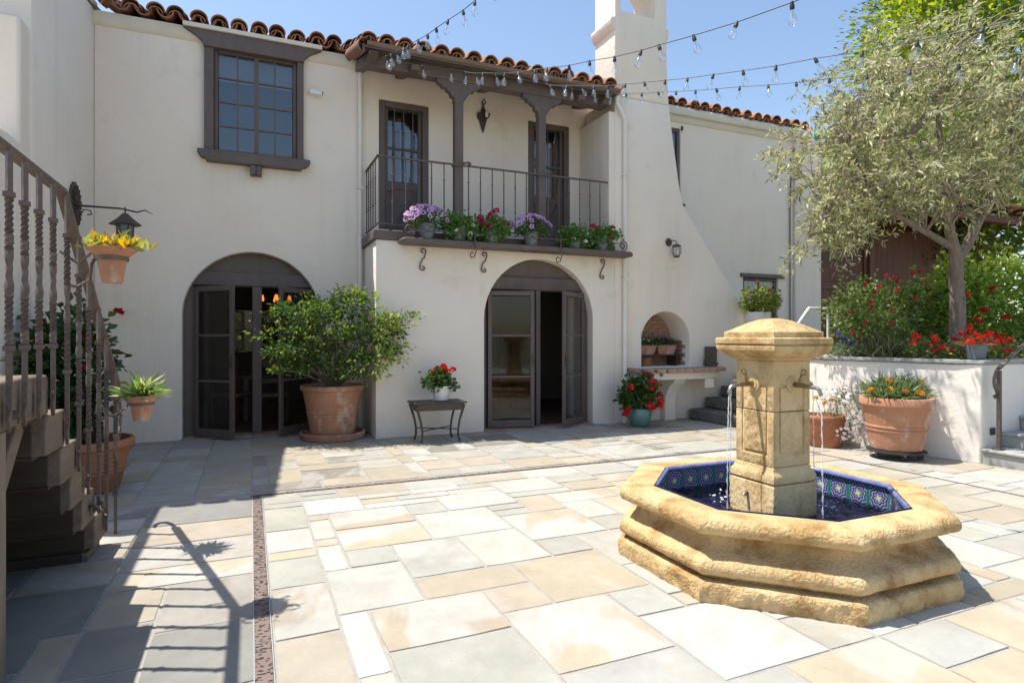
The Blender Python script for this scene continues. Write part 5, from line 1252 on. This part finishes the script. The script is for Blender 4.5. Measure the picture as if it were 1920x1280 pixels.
# ---- planter bed
p = thing('salvia_bush', 'leafy salvia bush with red flower spikes left of the olive trunk', 'bush', (8.15,5.75,1.06))
C = foliage(p, 50, 150, 26, .10, (0,0,.58), (.85,.45,.55), .075, .042, [(.13,.20,.05),(.18,.26,.07),(.09,.15,.04),(.24,.31,.09)], .3)
stems(p, C, (0,0,0), .008, 26, 5, TWIG)
rg = random.Random(8); heads(p, [(x*1.0+.0, -.25+rg.uniform(-.2,.15), z) for x, z in ((-.62,.90),(-.45,1.05),(-.30,1.12),(-.15,1.16),(.05,1.18),(.3,1.22),(-.72,.66),(-.80,.5),(-.86,.38),(-.58,.72),(.55,1.1),(.7,1.0),(-.2,.95),(-.66,.3),(.1,.85),(.45,.8),(-.4,.5),(-.52,.98),(-.1,1.08),(.2,1.12),(.62,.9),(-.75,.78),(-.25,.7),(.3,.95))], (.55,.03,.05), .028, 8, scl=(.8,.8,1.7))
p = thing('green_hedge', 'bright green leafy hedge behind the olive trunk at the right', 'hedge', (10.3,5.55,1.06))
foliage(p, 51, 260, 30, .13, (0,0,.75), (1.7,.55,.78), .10, .055, [(.11,.20,.03),(.16,.27,.04),(.07,.13,.025),(.22,.33,.06)], .35, tips=G_LIME)
heads(p, [(-1.3,-.45,.9),(-1.0,-.5,.7),(-1.15,-.5,.55),(-.8,-.5,1.0),(-1.45,-.4,.42),(-.6,-.55,.6)], (.6,.04,.03), .055, 9, False)
p = thing('grass_tuft', 'spiky tuft of long green grass at the planter edge', 'grass', (7.62,5.28,1.06))
rng = np.random.default_rng(3); n = 520; th = rng.uniform(0,6.28,n); el = rng.uniform(.5,1.45,n); D = np.stack([np.cos(th)*np.cos(el),np.sin(th)*np.cos(el),np.sin(el)],1)
P = np.stack([rng.normal(0,.14,n),rng.normal(0,.14,n),np.zeros(n)],1)
setp(link('blades', leaf_mesh('blades', P, D, .40, .014, colmix(rng,n,[(.17,.21,.09),(.11,.16,.06),(.24,.26,.13)]), .3, LEAF, rng), p), kind='stuff')
for k, (x, y, lab) in enumerate(((7.42,5.62,'low lavender cushion with blue spikes at the planter wall corner'),(7.75,4.75,'low trailing red begonia left of the grey pot on the coping'),(8.25,4.45,'red begonia patch right of the grey pot near the handrail'))):
    p = thing('flower_patch', lab, 'flowers', (x,y,1.06))
    foliage(p, 60+k, 60, 20, .06, (0,0,.11), (.40,.28,.13), .05, .03, [(.17,.21,.06),(.24,.26,.08),(.10,.15,.04)] if k else [(.12,.17,.08),(.17,.2,.11)], .2)
    rg = random.Random(k)
    heads(p, [(rg.uniform(-.38,.38),rg.uniform(-.3,.1),rg.uniform(.16,.38)) for _ in range(16 if k else 6)], (.70,.05,.03) if k else (.10,.07,.32), .042, 11+k)
p = thing('potted_begonia', 'red begonia with spiky leaves in a blue-grey pot on the stone coping', 'potted plant', (7.58,4.20,1.134))
MB().lathe([(.07,0),(.085,.01),(.108,.17),(.112,.19),(.10,.19),(.095,.15)], n=24).build('pot', GREYPLASTIC, p); MB().lathe([(.095,.15),(.09,.16)], n=14).build('soil', SOIL, p)
rng = np.random.default_rng(9); n = 130; D = rng.normal(size=(n,3))*np.array([.8,.8,.4])+np.array([0,0,.55]); P = np.stack([rng.normal(0,.05,n),rng.normal(0,.05,n),np.full(n,.17)],1)
setp(link('foliage', leaf_mesh('foliage', P, D, .15, .03, colmix(rng,n,[(.45,.12,.06),(.30,.28,.08),(.55,.07,.04),(.35,.22,.12),(.20,.22,.06)]), .3, LEAF, rng), p), kind='stuff')
heads(p, [(-.12,-.1,.26),(.02,-.12,.30),(.13,-.05,.27),(-.05,.05,.36),(.18,-.1,.20),(-.2,-.05,.2)], (.72,.05,.02), .045, 12, False)
sp_ = thing('garden_spotlight', 'small grey spotlight lying in the planter bed by the lavender', 'light', (7.28,5.72,1.12))
MB().tube([(0,0,.0),(.03,0,.06),(.10,0,.10)], [.012,.03,.035], 10).build('body', GREYPLASTIC, sp_)

# ================================================================== TREES
def limb(mb, pts, r0, r1, n=8):
    m = len(pts); mb.tube(pts, [r0+(r1-r0)*i/(m-1) for i in range(m)], n)
ol = thing('olive_tree', 'silvery olive tree with forked trunk growing in the planter', 'tree', (8.6,5.0,1.05))
rg = random.Random(12); tr = MB()
limb(tr, [(0,0,-.05),(.0,0,.12),(.03,.01,.45),(.015,0,.8),(.0,.01,1.1),(-.01,0,1.45)], .11, .078, 12)
main = [[(-.01,0,1.40),(-.12,.02,1.75),(-.18,.0,2.2),(-.15,.1,2.8),(-.25,.1,3.4),(-.2,.1,3.9)],
        [(.0,0,1.35),(.20,-.03,1.60),(.38,-.06,1.9),(.55,-.1,2.4),(.9,-.2,2.9),(1.2,-.2,3.3)],
        [(-.02,0,1.5),(-.45,.12,1.72),(-.9,.25,1.95),(-1.25,.35,2.3),(-1.5,.4,2.8)],
        [(-.10,0,1.75),(-.5,.1,2.3),(-.75,.2,2.9),(-1.0,.2,3.4)],
        [(.38,-.06,1.9),(.45,-.3,2.5),(.3,-.5,3.1)],[(-.9,.25,1.95),(-1.4,.4,1.95),(-1.8,.5,1.85),(-2.05,.55,1.6)]]
for b in main: limb(tr, b, .075 if b[0][2] < 1.45 else .05, .016, 8)
tr.build('trunk', BARK, ol)
rng = np.random.default_rng(77)
ctr = np.array([-.38,.1,2.88]); rad3 = np.array([1.85,1.45,1.55])
nc = 500; u = rng.normal(size=(nc,3)); u /= np.linalg.norm(u,axis=1,keepdims=True); r = rng.uniform(.25,1.0,(nc,1))**.55
C = ctr+u*r*rad3*(1+.12*np.sin(u[:,:1]*5)+.1*np.cos(u[:,2:]*7)); 
C = C[(C[:,2] > 2.0+.15*np.sin(C[:,0]*4)-.2*(C[:,0] < -1.3))]
low = np.stack([rng.uniform(-2.3,-1.55,26), rng.uniform(.1,.7,26), rng.uniform(1.4,2.05,26)],1); C = np.vstack([C, low])
tw = MB()
nodes = [Vector(p_) for b in main for p_ in b[1:]]
Ps=[];Ds=[]
for c in C:
    cv = Vector(c); nb = min(nodes, key=lambda q: (q-cv).length+ (0 if q.z < cv.z else .3)); 
    mid = nb.lerp(cv,.55)+Vector((rg.uniform(-.15,.15),rg.uniform(-.15,.15),rg.uniform(.05,.22)))
    tw.tube([nb, nb.lerp(mid,.5)+Vector((0,0,.05)), mid, mid.lerp(cv,.6)+Vector((0,0,.03)), cv], [.011,.009,.007,.005,.003], 5, False)
    # two or three shoots per clump, leaves in pairs along each
    for s_ in range(3):
        dv = (cv-mid).normalized()*.6+Vector((rg.gauss(0,.6),rg.gauss(0,.6),rg.gauss(.0,.55))); dv.normalize(); ln = rg.uniform(.22,.42)
        for k in range(17):
            t = (k+.5)/17; q = cv+dv*ln*t+Vector((0,0,-.28*ln*t*t)); Ps.append(q[:]); 
            sd = dv.cross(Vector((rg.gauss(0,1),rg.gauss(0,1),rg.gauss(0,1)))).normalized(); Ds.append((dv*.75+sd)[:])
tw.build('branches', TWIG, ol)
Ps = np.array(Ps); Ds = np.array(Ds)
setp(link('crown', leaf_mesh('crown', Ps, Ds, .098, .026, colmix(rng,len(Ps),G_OLIVE,.2), .25, LEAF, rng), ol), kind='stuff')

def far_tree(label, loc, zc, radii, trunk_h, pal, seed, ncl=330, per=34, rad=.34, L=.19, W=.10, tips=None, squash=.7):
    t = thing('background_tree', label, 'tree', loc, group='trees behind the courtyard')
    rng = np.random.default_rng(seed); P, D, C = clumps(rng, ncl, per, rad, (0,0,zc), radii, .35, squash); D[:,2] += .3
    cols = colmix(rng, len(P), pal)
    if tips is not None:
        k = rng.random(len(P)) < .4; cols[k] = colmix(rng, int(k.sum()), tips)
    mb = MB(); limb(mb, [(0,0,0),(.1,0,trunk_h*.5),(0,.1,trunk_h),(0,0,zc)], .22, .06, 8)
    rg = random.Random(seed)
    for i in rg.sample(range(len(C)), 24):
        c = Vector(C[i]); b = Vector((0,0,trunk_h*rg.uniform(.6,1.1))); limb(mb, [b, b.lerp(c,.5)+Vector((0,0,.2)), c], .07, .015, 6)
    mb.build('trunk', BARK, t)
    setp(link('crown', leaf_mesh('crown', P, D, L, W, cols, .25, LEAF2 if pal[0] == YG[0] else LEAF, rng, upbias=.3), t), kind='stuff')
YG = [(.22,.29,.03),(.28,.34,.04),(.15,.22,.025)]
far_tree('yellow-green tree glowing behind the gate and the olive', (14.6,11.6,.5), 4.6, (2.0,1.6,1.9), 2.8, YG, 1, 300, 34, .3, .16, .085)
far_tree('bright green tree behind the fence right of the olive crown', (17.6,10.6,.5), 4.8, (2.6,2.0,2.6), 2.5, G_MID+YG, 2, 360, 34, .38, .18, .10)
far_tree('tall yellow-green tree top at the upper right corner', (21.6,11.6,0), 11.0, (3.6,3.0,4.6), 7, YG+G_LIME, 3, 520, 34, .5, .26, .13)
far_tree('tall dark feathery tree left of the yellow-green crown', (23.6,14.7,0), 12.2, (2.5,2.4,3.4), 7, [(.11,.15,.06),(.15,.19,.07),(.08,.11,.045)], 4, 420, 44, .42, .22, .045)
far_tree('green tree low behind the house corner and gate', (21.2,15.2,0), 4.6, (3.0,2.5,3.2), 4, G_MID+G_DARK, 5, 380, 34, .5, .26, .14)
far_tree('sunlit green garden tree seen through the dining room window', (.1,16.2,0), 1.9, (2.4,.7,1.2), 1, YG+G_LIME, 6, 300, 34, .26, .24, .16)

# ================================================================== STRING LIGHTS
fw = Vector((math.sin(TH), math.cos(TH), 0)); rt = Vector((math.cos(TH), -math.sin(TH), 0)); up = Vector((0,0,1))
def at(px, py, d): return Vector((0,0,1.4)) + (fw + rt*((px-960)/1131) + up*((630-py)/1131))*d
sock = MB().lathe([(.010,-.048),(.0165,-.046),(.0175,-.02),(.013,-.012),(.012,.004),(.006,.01)], n=10).mesh('socket', CABLE)
bulb = MB().lathe([(.011,-.046),(.013,-.06),(.021,-.085),(.030,-.112),(.0325,-.128),(.029,-.145),(.018,-.157),(.004,-.162)], n=16).mesh('bulb', BULBGLASS)
fil = MB().tube([(0,0,-.05),(0,0,-.10)], .0035, 5).tube([(-.008,0,-.10),(0,0,-.125),(.008,0,-.10)], .0012, 4).mesh('filament', mat('filament', (.55,.5,.42), .3, metal=.6))
def strand(label, pts, d0, d1, seed, skip=(0,), tail=None):
    s = thing('string_light', label, 'string lights', (0,0,0), group='bulb strings over the courtyard')
    x0, x1 = pts[0][0], pts[-1][0]; rg = random.Random(seed); P = []
    for px, py in pts:
        t = (px-x0)/(x1-x0); P.append(at(px, py, 1/((1-t)/d0+t/d1)))
    Q = P + ([Vector(q) for q in tail] if tail else [])
    MB().tube(Q, .0042, 5).build('cable', CABLE, s)
    for i, p_ in enumerate(P):
        if i in skip or i == len(P)-1: continue
        rot = (rg.gauss(0,.16), rg.gauss(0,.16), rg.uniform(0,6))
        link('socket', sock, s, p_, rot)
        b = link('bulb', bulb, s, p_, rot); link('filament', fil, b)
strand('bulb string rising from the left end of the balcony gutter', [(718,109),(724,106),(733,102),(743,96),(757,91),(765,86),(784,75),(802,65),(818,53),(840,38),(868,20),(890,2),(928,-28),(980,-75)], 7.9, 5.4, 1, tail=[(1.2,1.5,5.6)])
strand('highest bulb string sweeping right past the chimney', [(866,133),(875,136),(892,138),(906,137),(930,138),(947,138),(971,136),(1003,131),(1026,128),(1067,123),(1105,115),(1152,107),(1202,95),(1235,85),(1300,67),(1382,42),(1485,5),(1600,-42)], 8.45, 4.0, 2, tail=[(4.2,.4,4.4)])
strand('middle bulb string sweeping right across the olive crown', [(1022,157),(1032,160),(1056,161),(1063,161),(1088,161),(1113,161),(1141,161),(1173,158),(1208,155),(1247,151),(1289,147),(1338,140),(1393,133),(1455,124),(1528,110),(1617,97),(1720,77),(1843,52),(1985,18)], 9.0, 4.3, 3, tail=[(5.6,.2,3.6)])
strand('lowest bulb string reaching from the balcony corner into the olive', [(1150,177),(1174,176),(1203,175),(1234,173),(1267,172),(1304,170),(1343,167),(1387,163),(1440,160),(1493,155),(1555,148),(1625,141),(1707,133),(1797,122),(1905,108),(2000,95)], 9.5, 5.2, 4, tail=[(6.4,.6,3.4)])
strand('short bulb string hung along the balcony header beam', [(716,110),(733,113),(792,124),(846,131),(940,142),(1033,160),(1073,167),(1116,174),(1147,177),(1152,178)], 7.9, 9.45, 5, skip=(0,4))
